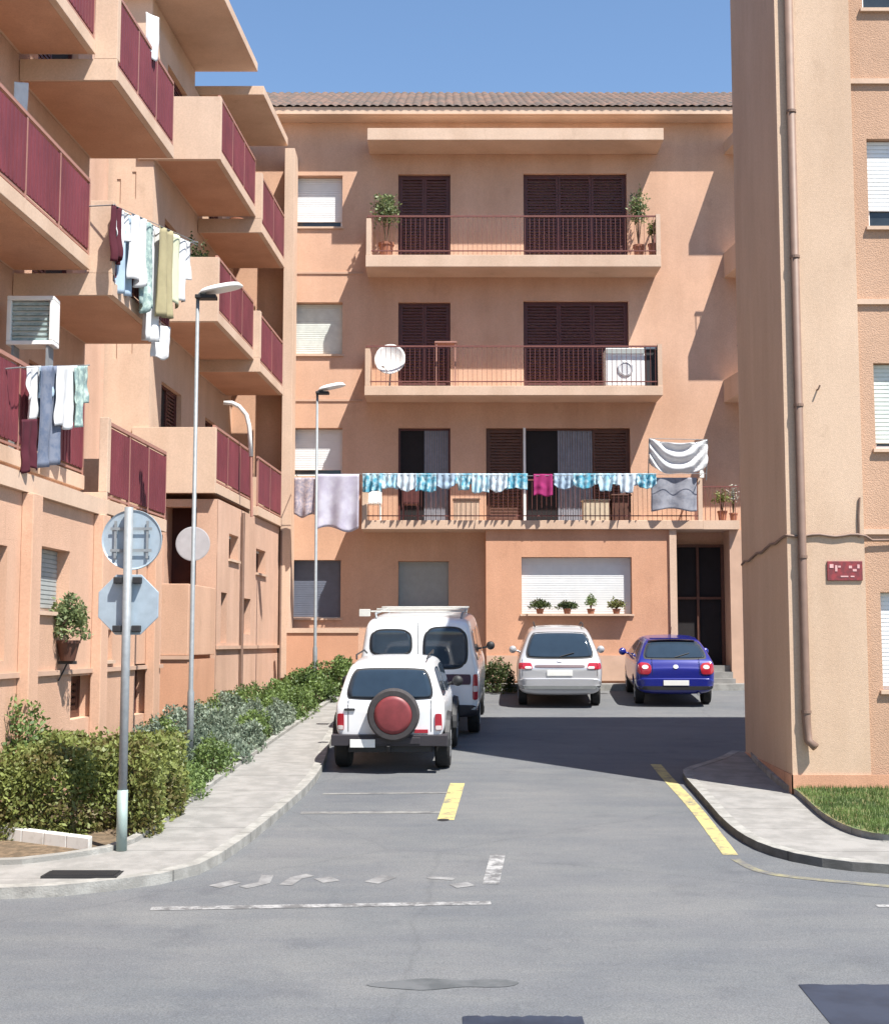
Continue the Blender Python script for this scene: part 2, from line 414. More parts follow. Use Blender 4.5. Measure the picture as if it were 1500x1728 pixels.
def window(parent, M, h, kind='blind', frac=.8, dep=.18, name='window', leaves=2, mbl=None, mfr=None, sill=True, label=None):
    """h = (a0,a1,b0,b1); window part with frame, pane / blind / shutter sub-parts"""
    a0, a1, b0, b1 = h
    mfr = mfr or M_WHT
    fr = MB(); frame(fr, M, a0+.002, a1-.002, b0+.002, b1-.002, .05, dep-.032, dep-.004)
    w = (a1-a0)/leaves
    for k in range(1, leaves): fr.mbox(M, a0+w*k-.03, a0+w*k+.03, b0+.052, b1-.052, dep-.031, dep-.006)
    root = ob(name, fr, mfr, parent)
    if label: root['label'] = label
    if sill:
        s = MB(); s.mbox(M, a0-.04, a1+.04, b0-.05, b0-.003, -.05, .03); ob('sill', s, M_TRIM, root)
    p = MB(); p.mbox(M, a0+.05, a1-.05, b0+.05, b1-.05, dep-.018, dep-.012)
    ob('pane', p, M_GLASS, root)
    if kind == 'blind':
        s = MB(); zt = b1-.01; zb = b1-(b1-b0)*frac; n = max(4, int((zt-zb)/.055)); q = (zt-zb)/n
        for k in range(n):
            z = zt-q*(k+1); s.mbox(M, a0+.012, a1-.012, z+.012, z+q, dep-.058, dep-.045); s.mbox(M, a0+.012, a1-.012, z, z+.012, dep-.046, dep-.042)
        ob('blind', s, mbl or M_BLIND, root)
    return root
def shutter_door(parent, M, h, leaves=2, dep=.16, m=None, dark=(), curtain=(), name='shutter_door', label=None):
    a0, a1, b0, b1 = h; m = m or M_DRED
    fr = MB(); frame(fr, M, a0+.002, a1-.002, b0+.002, b1-.002, .05, dep-.06, dep-.004)
    root = ob(name, fr, m, parent)
    if label: root['label'] = label
    w = (a1-a0-.1)/leaves
    for k in range(leaves):
        x0 = a0+.05+w*k; x1 = x0+w
        if k in dark:
            q = MB(); q.mbox(M, x0, x1, b0+.05, b1-.05, dep-.01, dep-.005); ob('pane', q, M_DARK, root); continue
        if k in curtain:
            q = MB(); n = 14
            for j in range(n): q.mbox(M, x0+(x1-x0)*j/n, x0+(x1-x0)*(j+.8)/n, b0+.05, b1-.05, dep-.03+.008*(j % 2), dep-.012)
            ob('curtain', q, M_CURT, root); continue
        q = MB(); frame(q, M, x0+.004, x1-.004, b0+.052, b1-.052, .055, dep-.045, dep-.012)
        n = int((b1-b0-.22)/.075)
        for j in range(n):
            z = b0+.11+(b1-b0-.22)*j/n
            c0, c1 = dep-.042, dep-.016
            q.hexa([M(x0+.05, z, c0), M(x1-.05, z, c0), M(x1-.05, z+.012, c1), M(x0+.05, z+.012, c1), M(x0+.05, z+.045, c0+.004), M(x1-.05, z+.045, c0+.004), M(x1-.05, z+.062, c1), M(x0+.05, z+.062, c1)])
        ob('shutter', q, m, root)
    return root

# ================================================================== FACING BUILDING
YF, YW = 32.6, 33.6
GF = gz(33)
fac = thing('apartment_building', 'peach block closing the street end, three tiers of long balconies under a tiled roof', 'building', (3, 34, GF))
def fx(px, py=650, Y=YW): return at(px, py, Y).x
def fzz(py, Y=YW): return at(750, py, Y).z
Mw = MF(YW); Mb = MF(YF)
zr = fzz(205, 33.5)
def H(px0, px1, py0, py1, Y=YW):
    a = at(px0, (py0+py1)/2, Y).x; b = at(px1, (py0+py1)/2, Y).x
    return (a, b, at(px0, py1, Y).z, at(px0, py0, Y).z)
zf1, zf2, zf3 = fzz(878, YF), fzz(650, YF), fzz(430, YF)     # slab tops
def D(px0, px1, py0, zfl): a = H(px0, px1, py0, py0+50); return (a[0], a[1], zfl+.03, a[3])
dA3, dB3 = D(672, 760, 294, zf3), D(883, 1057, 293, zf3)
dA2, dB2 = D(672, 760, 510, zf2), D(883, 1060, 508, zf2)
dA1, dB1 = D(672, 760, 722, zf1), D(820, 1063, 722, zf1)
w3, w2, w1 = H(497, 578, 296, 383), H(494, 578, 510, 598), H(492, 578, 722, 803)
w0a, w0b = H(490, 575, 945, 1043), H(672, 757, 947, 1025)
XL, XR = fx(330), 13.0
mb = MB(); wall(mb, Mw, XL, XR, GF-.3, zr, [dA3, dB3, dA2, dB2, dA1, dB1, w3, w2, w1, w0a, w0b], .27)
mb.box(XL, XR, YW+.29, YW+9, GF-.3, zr-.002)
mb.box(XL, XL+.02, YW+.001, YW+.28, GF-.3, zr-.002)
ob('wall', mb, M_ST, fac)
# floor bands on the wall
mb = MB()
for py in (461, 676):
    z = fzz(py); mb.box(fx(484), fx(612), YW-.025, YW-.001, z-.02, z+.03)
ob('string_course', mb, M_LEDGE, fac)
# pilaster at the left end
mb = MB(); mb.box(at(477, 600, YF+.2).x, at(494, 600, YF+.2).x, YF+.2, YW-.002, GF+.2, fzz(250, YF+.2)); ob('pilaster', mb, M_TRIM, fac, bevel=.01)
# eaves + tiles
mb = MB(); mb.box(XL, XR, 33.15, YW+9, zr+.002, zr+.12); mb.box(XL, XR, 33.05, 33.15, zr+.02, zr+.20)
ob('eaves', mb, M_TRIM, fac)
mb = MB(); n = int((XR-XL)/.035); m_ = 40
for i in range(n+1):
    x = XL+(XR-XL)*i/n; a = abs(((x/.21) % 1)-.5)*2
    for j in range(m_+1):
        t = j/m_; row = (t*m_/4 % 1)
        mb.v.append((x, 33.0+t*5.2, zr+.16+t*2.5+.05*(1-a*a)+.03*(1-row)+.012*noise.noise(Vector((x*4, t*30, 0)))))
for i in range(n):
    for j in range(m_):
        q = i*(m_+1)+j; mb.f.append((q, q+m_+1, q+m_+2, q+1))
ob('roof', mb, M_TILE, fac)
mb = MB(); mb.v = [(XL, 33.1, zr+.13), (XR, 33.1, zr+.13), (XR, 38.1, zr+2.50), (XL, 38.1, zr+2.50), (XL, 42.9, zr+.13), (XR, 42.9, zr+.13)]
mb.f = [(0,1,2,3), (3,2,5,4), (0,3,4), (1,5,2), (0,4,5,1)]
ob('roof_deck', mb, M_TILE, fac)
# windows of the left column
window(fac, Mw, w3, frac=.86, leaves=1, dep=.27); window(fac, Mw, w2, frac=.96, leaves=1, dep=.27, mbl=mat('blind_dull', (.62, .66, .62), .6)); window(fac, Mw, w1, frac=.86, leaves=1, dep=.27)
window(fac, Mw, w0a, frac=.98, leaves=2, dep=.27, mbl=mat('blind_slate', (.13, .15, .20), .6)); window(fac, Mw, w0b, frac=.97, leaves=1, dep=.27, mbl=M_GREYB)
shutter_door(fac, Mw, dA3, 2); shutter_door(fac, Mw, dB3, 3)
shutter_door(fac, Mw, dA2, 2); shutter_door(fac, Mw, dB2, 3)
shutter_door(fac, Mw, dA1, 2, dark=(0,), curtain=(1,)); shutter_door(fac, Mw, dB1, 4, m=M_BRN, dark=(1,), curtain=(2,))
mb = MB(); x = fx(885, 800); mb.box(x-.03, x+.03, YW-.02, YW+.05, zf1+.02, dB1[3]); ob('post', mb, M_WHT, fac)
# canopy and balconies
def fbalcony(px0, px1, py_top, py_bot, rail=True, name='balcony', posts=(), solid=None):
    a = at(px0, py_top, YF); b = at(px1, py_top, YF); zb = at(px0, py_bot, YF).z
    mb = MB(); mb.box(a.x, b.x, YF, YW-.002, zb, a.z)
    s = ob(name, mb, M_TRIM, fac, bevel=.008)
    if rail:
        r = MB(); zt = a.z+1.0
        r.box(a.x+.03, b.x-.03, YF+.03, YF+.07, zt-.035, zt)
        r.box(a.x+.03, b.x-.03, YF+.035, YF+.065, a.z+.10, a.z+.125)
        n = int((b.x-a.x-.1)/.115)
        for k in range(n+1):
            x = a.x+.05+(b.x-a.x-.1)*k/n; r.box(x-.0045, x+.0045, YF+.043, YF+.052, a.z+.001, zt-.036)
        for k in range(int((YW-YF-.1)/.115)):
            y = YF+.12+k*.115; r.box(b.x-.057, b.x-.043, y-.007, y+.007, a.z+.001, zt-.036)
        r.box(b.x-.07, b.x-.03, YF+.07, YW-.004, zt-.035, zt)
        ob('railing', r, M_BAR, s)
        e = MB(); e.box(a.x+.01, a.x+.13, YF+.01, YW-.004, a.z+.001, a.z+.92); ob('end_wall', e, M_TRIM, s, bevel=.008)
        e = MB(); e.box(b.x-.11, b.x-.004, YF+.012, YF+.11, a.z+.001, a.z+1.03); ob('post', e, M_TRIM, s)
    return s, a, b
fbalcony(620, 1119, 216, 236, rail=False, name='canopy')
b3, a3, e3 = fbalcony(617, 1115, 430, 450)
b2, a2, e2 = fbalcony(615, 1118, 651, 667)
b1, a1, e1 = fbalcony(610, 1186, 878, 893)
# second column of balconies, mostly behind the block on the right; slabs skewed, thickened, set forward to shape facade shadows
for (t, bo, nm) in ((216, 236, 'canopy'), (430, 450, 'balcony'), (651, 667, 'balcony')):
    p = at(1243, t, YF); q = at(1243, bo, YF); p.z += .32 if t > 220 else 0; YH = YF-.12; xw_ = at(1220, t, YW).x; mb = MB(); mb.hexa([(p.x, YH, q.z), (12, YH, q.z), (12, YW-.002, q.z), (xw_, YW-.002, q.z), (p.x, YH, p.z), (12, YH, p.z), (12, YW-.002, p.z), (xw_, YW-.002, p.z)]); s = ob(nm, mb, M_TRIM, fac)
    if nm == 'balcony':
        r = MB(); r.box(p.x+.03, 11.9, YF+.03, YF+.07, p.z+.665, p.z+.70)
        for k in range(50): r.box(p.x+.05+k*.115, p.x+.064+k*.115, YF+.04, YF+.054, p.z+.001, p.z+.664)
        ob('railing', r, M_BAR, s)
p = at(1186, 878, YF); q = at(1248, 893, YF); mb = MB(); mb.box(p.x+.002, q.x, YF, YW-.002, q.z, p.z); s = ob('balcony', mb, M_TRIM, fac)
r = MB(); r.box(p.x, q.x, YF+.03, YF+.07, p.z+.80, p.z+.835)
for k in range(7): r.box(p.x+.06+k*.12, p.x+.074+k*.12, YF+.04, YF+.054, p.z+.001, p.z+.80)
ob('railing', r, M_BAR, s)
mb = MB(); x = at(1184, 800, YF).x; mb.box(x-.05, x+.05, YF+.005, YF+.105, p.z+1.035, p.z+1.32); ob('divider_post', mb, M_WHT, s)
# ground floor bay
bl, br = at(820, 1000, YF+.12).x, at(1131, 1000, YF+.12).x
bh = H(880, 1066, 940, 1036, YF+.12)
zt = at(800, 893, YF).z-.003
Mbay = MF(YF+.12)
mb = MB(); wall(mb, Mbay, bl, br, GF-.2, zt, [bh], .24)
mb.box(bl, bl+.12, YF+.121, YW-.003, GF-.2, zt); mb.box(br-.12, br, YF+.121, YW-.003, GF-.2, zt)
mb.box(bl+.13, br-.13, YF+.365, YF+.39, GF-.2, zt)
ob('bay_wall', mb, M_STO, fac)
window(fac, Mbay, bh, frac=1.0, leaves=1, dep=.24)
mb = MB(); mb.box(bl+.01, br-.01, YF+.08, YF+.119, GF+.14, at(900, 1106, YF).z); ob('plinth', mb, M_LEDGE, fac)
# entrance recess right of the bay
x0, x1 = at(1131, 1000, YF).x, at(1143, 1000, YF).x
mb = MB(); mb.box(x0+.003, x1, YF+.06, YF+.4, GF+.0, zt); ob('column', mb, M_TRIM, fac)
xe = at(1232, 1000, YF+.2).x
mb = MB(); mb.box(xe, xe+.5, YF+.2, YW-.003, GF, zt); mb.box(xe+.51, 12, YF+.2, YF+.4, GF, zt); ob('entrance_wall', mb, M_LEDGE, fac)
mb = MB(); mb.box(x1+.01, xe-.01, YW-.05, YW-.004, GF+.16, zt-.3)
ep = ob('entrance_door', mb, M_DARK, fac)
mb = MB()
frame(mb, MF(YW-.12), x1+.01, xe-.01, GF+.16, zt-.3, .07, 0, .06); xm = (x1+xe)/2
mb.box(xm-.03, xm+.03, YW-.12, YW-.06, GF+.24, zt-.37); mb.box(x1+.08, xe-.08, YW-.115, YW-.07, GF+2.1, GF+2.16)
ob('door_frame', mb, M_BRN, ep)
mb = MB()
for k in range(3): mb.box(x1+.01, xe-.01, YF-.25+k*.3, YW-.2, GF+.05+k*.15, GF+.2+k*.15-.002)
ob('steps', mb, M_CONC, fac)

# ================================================================== RIGHT BUILDING
YR = 17.8; XRc = 4.48
ZG = gz(18)
rb = thing('apartment_building', 'pale cream apartment block on the right, its corner with a brown downpipe nearest the street', 'building', (8, 19.5, ZG))
zroof = CAMZ+10.75
Mr = MF(YR)
def rh(zlo, zhi): return (5.70, 7.1, CAMZ+zlo, CAMZ+zhi)
rwin = [rh(5.57, 6.79), rh(2.56, 3.71), rh(-.61, .66), rh(8.62, 9.75)]
# plain corner part and slightly set back window bay
XB = 5.49
s0 = XRc-DX*YR
def sh(t): return s0+DX*t
T1 = 21.5
mb = MB()
mb.quad((XRc, YR, ZG-.5), (XB, YR, ZG-.5), (XB, YR, zroof), (XRc, YR, zroof))
mb.quad((XB, YR, ZG-.5), (XB, YR+.07, ZG-.5), (XB, YR+.07, zroof), (XB, YR, zroof))
mb.quad((sh(YR), YR, ZG-.5), (sh(T1), T1, ZG-.5), (sh(T1), T1, zroof), (sh(YR), YR, zroof))
mb.quad((sh(T1), T1, ZG-.5), (16, T1, ZG-.5), (16, T1, zroof), (sh(T1), T1, zroof))
mb.quad((16, YR+.07, ZG-.5), (16, T1, ZG-.5), (16, T1, zroof), (16, YR+.07, zroof))
ob('corner_wall', mb, M_STR, rb)
mb = MB(); wn2 = [(a+4.2, b+4.2, c, d) for a, b, c, d in rwin]+[(a+7.6, b+7.6, c, d) for a, b, c, d in rwin]
Mr2 = MF(YR+.07)
wall(mb, Mr2, XB, 16, ZG-.5, zroof, rwin+wn2, .16); mb.box(XB, 15.98, YR+.24, YR+.3, ZG-.5, zroof-.01)
ob('window_bay_wall', mb, mat('stucco_bay', (.49, .31, .21), .9, var=.07, scale=.8, bump=.5, streak=.1), rb)
for k, h in enumerate(rwin): window(rb, Mr2, h, frac=(.80, .93, .97, .6)[k], leaves=2, dep=.16, mbl=(M_BLIND, mat('blind_dull', (.62, .66, .62), .6), M_BLIND, M_BLIND)[k])
for h in wn2: window(rb, Mr2, h, frac=.7, leaves=2, dep=.16)
mb = MB()
for z in (7.55, 4.5, 1.42): mb.box(XB+.002, 15.95, YR+.03, YR+.069, CAMZ+z, CAMZ+z+.07)
ob('string_course', mb, M_TRIM, rb)
mb = MB(); mb.add([(XRc-.12, YR-.3, zroof), (16.4, YR-.3, zroof), (16.4, T1+.05, zroof), (XRc+.08, T1+.05, zroof), (XRc-.12, YR-.3, zroof+.18), (16.4, YR-.3, zroof+.18), (16.4, T1+.05, zroof+.18), (XRc+.08, T1+.05, zroof+.18)], [(0,1,2,3),(4,5,6,7),(0,1,5,4),(1,2,6,5),(2,3,7,6),(3,0,4,7)])
ob('eaves', mb, M_TRIM, rb)
mb = MB(); mb.add([(XRc-.1, YR-.28, zroof+.185), (16.4, YR-.28, zroof+.185), (16.4, T1+.04, zroof+.185), (XRc+.1, T1+.04, zroof+.185), (16.4, 19.6, zroof+.7), (XRc, 19.6, zroof+.7)], [(0,1,4,5),(2,3,5,4),(0,5,3),(1,2,4)])
ob('roof', mb, M_TILE, rb)
mb = MB(); mb.box(XRc-.02, 15.9, YR-.025, YR-.001, ZG-.4, CAMZ-1.69); 
zp = CAMZ-1.69
mb.hexa([(sh(YR)-.02, YR-.025, ZG-.4), (sh(YR)-.001, YR-.025, ZG-.4), (sh(T1)-.001, T1, ZG-.4), (sh(T1)-.02, T1, ZG-.4), (sh(YR)-.02, YR-.025, zp), (sh(YR)-.001, YR-.025, zp), (sh(T1)-.001, T1, zp), (sh(T1)-.02, T1, zp)])
ob('plinth', mb, M_STO, rb)
# downpipe
mb = MB(); xp = 4.66
mb.tube([(xp, YR-.06, zroof-.05), (xp, YR-.06, CAMZ-1.02), (xp+.015, YR-.065, CAMZ-1.25), (xp+.09, YR-.13, CAMZ-1.33)], .055, 14)
dp = ob('downpipe', mb, M_PIPE, rb, smooth=True)
for k in range(6): mb = MB(); mb.lathe((xp, YR-.06, CAMZ-.9+k*2.0), [(.066, 0), (.066, .035)], 14); ob('clamp', mb, M_PIPE, dp)
# cable run along the walls
mb = MB()
mb.tube([(sh(T1), T1, CAMZ+1.23)]+[(sh(T1-(T1-YR)*k/10)-.02, T1-(T1-YR)*k/10, CAMZ+1.23+.17*k/10+.02*sin(k*2.1)) for k in range(1, 10)]+[(XRc-.02, YR-.02, CAMZ+1.40)]+[(XRc+.02+k*.1, YR-.025, CAMZ+1.40-.015*sin(k*1.3)) for k in range(0, 11)]+[(5.6, YR+.02, CAMZ+1.34), (7, YR+.04, CAMZ+1.36)], .018, 8)
ob('cable', mb, M_PIPE, rb, smooth=True)
mb = MB(); mb.tube([(5.42, YR-.02, CAMZ+1.38), (5.42, YR-.02, CAMZ+1.65), (5.44, YR-.02, CAMZ+1.9)], .014, 8); ob('cable', mb, M_PIPE, rb)
# hook on the wall
q = at(1378, 658, YR); mb = MB(); mb.tube([(q.x, YR, q.z), (q.x, YR-.06, q.z), (q.x+.02, YR-.07, q.z+.05)], .012, 8); ob('hook', mb, M_PIPE, rb)
# street sign plate
pl = thing('wall_sign', 'small dark red plate with pale worn lettering fixed to the pale corner wall', 'sign', (5.2, YR, CAMZ+.8))
mb = MB(); mb.box(4.99, 5.45, YR-.025, YR-.003, CAMZ+.81, CAMZ+1.065); ob('plate', mb, mat('sign_red', (.26, .035, .04), .5, col2=(.15, .03, .035), scale=14), pl, bevel=.004)
mb = MB(); M_PK = mat('pink_letter', (.62, .36, .35), .6, var=.2, scale=20)
for (u, v, w, h) in ((.03,.165,.05,.05),(.10,.12,.03,.08),(.14,.17,.035,.025),(.28,.16,.04,.035),(.33,.12,.05,.03),(.39,.16,.03,.05),(.17,.045,.10,.018),(.30,.045,.05,.018)):
    mb.box(4.99+u, 4.99+u+w, YR-.030, YR-.0255, CAMZ+.81+v, CAMZ+.81+v+h)
ob('lettering', mb, M_PK, pl)

# ================================================================== LEFT BUILDINGS
def gzt(t): return gz(t)
lbA = thing('apartment_building', 'nearest of the two stepped blocks on the left, red balcony panels, washing hung out', 'building', (-9, 17, gz(17)))
lbB = thing('apartment_building', 'farther block of the stepped flats on the left, standing against the facing building', 'building', (-8, 30, gz(30)))
def balcony(parent, s, t0, t1, z, back=-7.2, end='fascia', pw=.3, nopanel=False, sb=None):
    """s outer face, z underside above camera"""
    M = MS(s); z += CAMZ; dep = s-back
    mb = MB(); mb.mbox(M, t0, t1, z, z+.2, 0, dep-.002)
    sl = ob('balcony', mb, M_TRIM, parent, bevel=.006)
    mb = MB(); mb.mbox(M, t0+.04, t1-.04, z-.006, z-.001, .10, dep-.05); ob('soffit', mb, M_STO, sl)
    n = max(1, round((t1-t0)/1.25)); w = (t1-t0-.1)/n
    for k in range(n):
        x0 = t0+.08+w*k
        p = MB(); p.mbox(M, x0+.03, x0+w-.03, z+.30, z+1.24, .03, .05)
        m_ = 9
        for j in range(m_+1): xx = x0+.03+(w-.08)*j/m_; p.mbox(M, xx, xx+.02, z+.31, z+1.23, .018, .03)
        ob('panel', p, M_RED, sl)
    r = MB(); r.mbox(M, t0+.03, t1-.03, z+1.27, z+1.32, .015, .065); r.mbox(M, t0+.03, t1-.03, z+.235, z+.265, .025, .055)
    for k in range(n+1): x0 = t0+.08+w*k; r.mbox(M, x0-.02, x0+.02, z+.2, z+1.27, .02, .06)
    ob('railing', r, M_RAIL, sl)
    if end == 'fascia':
        p = MB(); p.mbox(M, t0-.05, t0-.002, z-.02, z+.30, .0, dep-.01); p.mbox(M, t0-.05, t0+.10, z+.301, z+1.36, .0, pw)
        ob('end_pillar', p, M_TRIM, sl, bevel=.006)
    elif end == 'parapet':
        p = MB(); p.mbox(M, t0-.06, t0+.06, z-.02, z+1.26, -.02, dep+.3)
        ob('parapet', p, M_TRIM, sl, bevel=.006)
    e = MB(); e.mbox(M, t1-.10, t1+.0, z+.201, z+1.2, .07, dep-.01); ob('end_wall', e, M_TRIM, sl)
    return sl
ZT = CAMZ+11.3; ZTn = CAMZ+11.65
GAP = -8.06
# ---- near block (two height-stepped halves: t 9..19 and 19..22.2)
def mass(mb, s, t0, t1, z0, z1, holes, inner=-14, dep=.18):
    M = MS(s); wall(mb, M, t0, t1, z0, z1, holes, dep)
    d = s-inner
    mb.mbox(M, t0, t1, z0, z1-.003, dep+.02, d)
    mb.quad(M(t0, z0, 0), M(t0, z1, 0), M(t0, z1, dep+.02), M(t0, z0, dep+.02)); mb.quad(M(t1, z0, 0), M(t1, z1, 0), M(t1, z1, dep+.02), M(t1, z0, dep+.02))
MA = MS(-7.2)
zN = [2.13, 5.27, 8.45]; zA = [1.80, 4.93, 8.09]
nh = []
for z in zN:
    nh += [(10.2, 11.2, CAMZ+z+.22, CAMZ+z+2.35), (12.3, 14.0, CAMZ+z+.22, CAMZ+z+2.35), (15.6, 16.6, CAMZ+z+.22, CAMZ+z+2.35), (17.3, 18.5, CAMZ+z+1.1, CAMZ+z+2.35)]
ah = [(19.7, 21.5, CAMZ+z+.22, CAMZ+z+2.35) for z in zA]
mb = MB(); mass(mb, -7.2, 9, 19, ZG+3.2, ZTn, nh); mass(mb, -7.2, 19.003, 22.2, ZG+3.2, ZT, ah)
ob('wall', mb, M_STP, lbA)
for h in nh: 
    if h[3]-h[2] > 1.6: shutter_door(lbA, MA, h, 2)
    else: window(lbA, MA, h, frac=.7, leaves=2)
for h in ah: shutter_door(lbA, MA, h, 2, dark=(1,))
for z in zN: balcony(lbA, -6.1, 9, 18.94, z, end='none')
for k, z in enumerate(zA): balcony(lbA, -5.79, 19.0, 22.2, z, pw=.33 if k else .12)
mb = MB(); mb.mbox(MS(-5.9), 9, 18.95, ZTn, ZTn+.25, 0, 9); mb.mbox(MS(-5.6), 19.0, 22.5, ZT+.0, ZT+.25, 0, 9); ob('roof', mb, M_TRIM, lbA)
# gap between the two blocks, set back
mb = MB(); mass(mb, GAP, 22.203, 26.0, gz(22), ZT-.01, [(23.2, 24.2, CAMZ+z+.8, CAMZ+z+2.0) for z in (2.2, 5.4, 8.6)])
ob('stair_wall', mb, M_STP, lbA)
for z in (2.2, 5.4, 8.6): window(lbA, MS(GAP), (23.2, 24.2, CAMZ+z+.8, CAMZ+z+2.0), frac=.3)
# ground floor of the near block, brought forward
MG = MS(-5.85)
def tt(px): return 5.85/((750-px)/2300+.0565)
def gh(px0, px1, py0, py1):
    t0, t1 = tt(px0), tt(px1); tm = (t0+t1)/2; return (t0, t1, at(750, py1, tm).z, at(750, py0, tm).z)
gA = gh(58, 118, 925, 1032); gB = gh(125, 160, 1140, 1212); gC = gh(168, 192, 1062, 1114); gD = (14.6, 15.5, CAMZ-.2, CAMZ+1.1); gE = gh(232, 252, 1120, 1205)
gF = (12.2, 13.4, CAMZ, CAMZ+1.2)
mb = MB(); mass(mb, -5.85, 9, 22.2, gz(9)-.3, CAMZ+1.76, [gA, gB, gC, gD, gE, gF], -7.6, .22)
ob('ground_floor_wall', mb, M_ST, lbA)
mb = MB(); mb.mbox(MG, 9, 18.9, CAMZ+1.762, CAMZ+1.98, -.07, 1.34); ob('coping', mb, M_TRIM, lbA)
mb = MB(); mb.mbox(MG, 9, 18.92, CAMZ+1.985, CAMZ+2.128, .3, 1.34); ob('upstand', mb, M_STP, lbA)
window(lbA, MG, gA, frac=.95, mbl=M_GREYB, dep=.22); window(lbA, MG, gC, frac=.95, dep=.22, leaves=1)
shutter_door(lbA, MG, gB, 1, dep=.22, m=M_BRN, name='cellar_door'); shutter_door(lbA, MG, gE, 1, dep=.22, name='cellar_door')
shutter_door(lbA, MG, gD, 2, dep=.22, m=M_DRED, name='shutter_window'); window(lbA, MG, gF, frac=.6, dep=.22)
# buttress piers between ground floor bays
for t in (15.9, 18.6, 21.3):
    mb = MB(); mb.mbox(MG, t, t+.32, gz(t)-.2, CAMZ+1.755, -.14, -.001); ob('pier', mb, M_ST, lbA, bevel=.01)
mb = MB(); mb.mbox(MG, 9, 22.25, CAMZ-.40, CAMZ-.34, -.04, -.002); ob('string_course', mb, M_LEDGE, lbA)

# ---- far block
MB7 = MS(-7.2)
zB = [2.89, 6.25, 9.5]; zC = [2.79, 6.0, 9.16]
bhs = [(27.0, 28.6, CAMZ+z+.22, CAMZ+z+2.35) for z in zB]; chs = [(30.8, 32.2, CAMZ+z+.22, CAMZ+z+2.35) for z in zC]
mb = MB(); mass(mb, -7.2, 26.12, 33.8, gz(26)+3.4, CAMZ+12.3, bhs+chs)
# wall of the far block that faces the camera, with slit openings
Mfr = MF(26.1)
sx = lambda s: s+DX*26.1
xa, xb = sx(-9.5), sx(-7.2)
slits = []
for z in (9.6, 6.5, 3.35):
    slits += [(sx(-7.62), sx(-7.54), CAMZ+z-.9, CAMZ+z-.35), (sx(-7.92), sx(-7.84), CAMZ+z-1.0, CAMZ+z-.5)]
wall(mb, Mfr, xa, xb, gz(26), CAMZ+12.3, [(a, b, c, d) for a, b, c, d in slits], .1)
mb.box(xa, xb-.01, 26.21, 26.4, gz(26), CAMZ+12.3)
ob('wall', mb, M_TRIM, lbB)
mb = MB()
for a, b, c, d in slits: mb.box(a, b, 26.195, 26.205, c, d)
ob('slit_window', mb, M_DARK, lbB)
for h in bhs+chs: shutter_door(lbB, MB7, h, 2, dark=(0,))
for k, z in enumerate(zB): balcony(lbB, -5.9, 26.1, 29.74, z, end='parapet')
for k, z in enumerate(zC): balcony(lbB, -5.77, 29.8, 32.75, z, end='fascia' if k else 'none', pw=.2)
mb = MB(); mb.mbox(MS(-5.9), 25.9, 29.74, CAMZ+12.86, CAMZ+13.06, 0, 8); mb.mbox(MS(-5.77), 29.8, 33.0, CAMZ+12.35, CAMZ+12.56, 0, 8)
mb.mbox(MS(-7.2), 26.15, 29.7, CAMZ+12.3, CAMZ+12.858, .1, 6)
ob('roof_slab', mb, M_TRIM, lbB, bevel=.01)
mb = MB(); mb.mbox(MS(-5.98), 25.95, 29.7, CAMZ+13.062, CAMZ+13.13, 0, 8); ob('roof_edge', mb, M_TILE, lbB)
# ground floor of far block
def tb(px, s=5.85): return s/((750-px)/2300+.0565)
def bhx(px0, px1, py0, py1):
    t0, t1 = tb(px0), tb(px1); tm = (t0+t1)/2; return (t0, t1, at(750, py1, tm).z, at(750, py0, tm).z)
q1 = bhx(386, 402, 903, 945); q2 = bhx(432, 448, 928, 968); q3 = bhx(374, 384, 1000, 1085); q4 = bhx(410, 424, 1010, 1070)
mb = MB(); wall(mb, MG, 26.2, 33.7, gz(25), CAMZ+2.77, [q1, q2, q3, q4], .2); mb.mbox(MG, 28.0, 33.7, gz(25), CAMZ+2.767, .22, 1.75)
pz = (sx(-6.86), sx(-6.25), gz(26), CAMZ+2.62)
wall(mb, MF(26.2), sx(-7.6), sx(-5.85), gz(25), CAMZ+2.77, [pz], .25)
mb.box(pz[0]-.3, pz[0]-.02, 26.46, 27.95, gz(25), CAMZ+2.7); mb.box(pz[1]+.02, pz[1]+.10, 26.46, 27.95, gz(25), CAMZ+2.7); mb.box(pz[0]-.3, pz[1]+.1, 26.46, 27.95, CAMZ+2.71, CAMZ+2.76)
ob('ground_floor_wall', mb, M_STP, lbB)
mb = MB(); mb.box(pz[0]-.02, pz[1]+.02, 27.0, 27.06, gz(26), CAMZ+2.7); ob('passage_door', mb, mat('passage_brown', (.07, .018, .012), .7, var=.3, scale=4), lbB)
window(lbB, MG, q1, frac=.1, dep=.2, leaves=1, mfr=M_BRN); window(lbB, MG, q2, frac=.1, dep=.2, leaves=1, mfr=M_BRN)
shutter_door(lbB, MG, q3, 1, dep=.2, name='shutter_window'); shutter_door(lbB, MG, q4, 1, dep=.2, name='shutter_window')
mb = MB(); mb.mbox(MG, 26.2, 33.7, CAMZ-.12, CAMZ-.05, -.05, -.002); ob('string_course', mb, M_LEDGE, lbB)
for px in (405, 470):
    mb = MB(); t = tb(px); mb.tube([MG(t, CAMZ+2.7, -.06), MG(t, gz(t)+.2, -.06)], .035, 8); ob('downpipe', mb, M_PIPE, lbB)
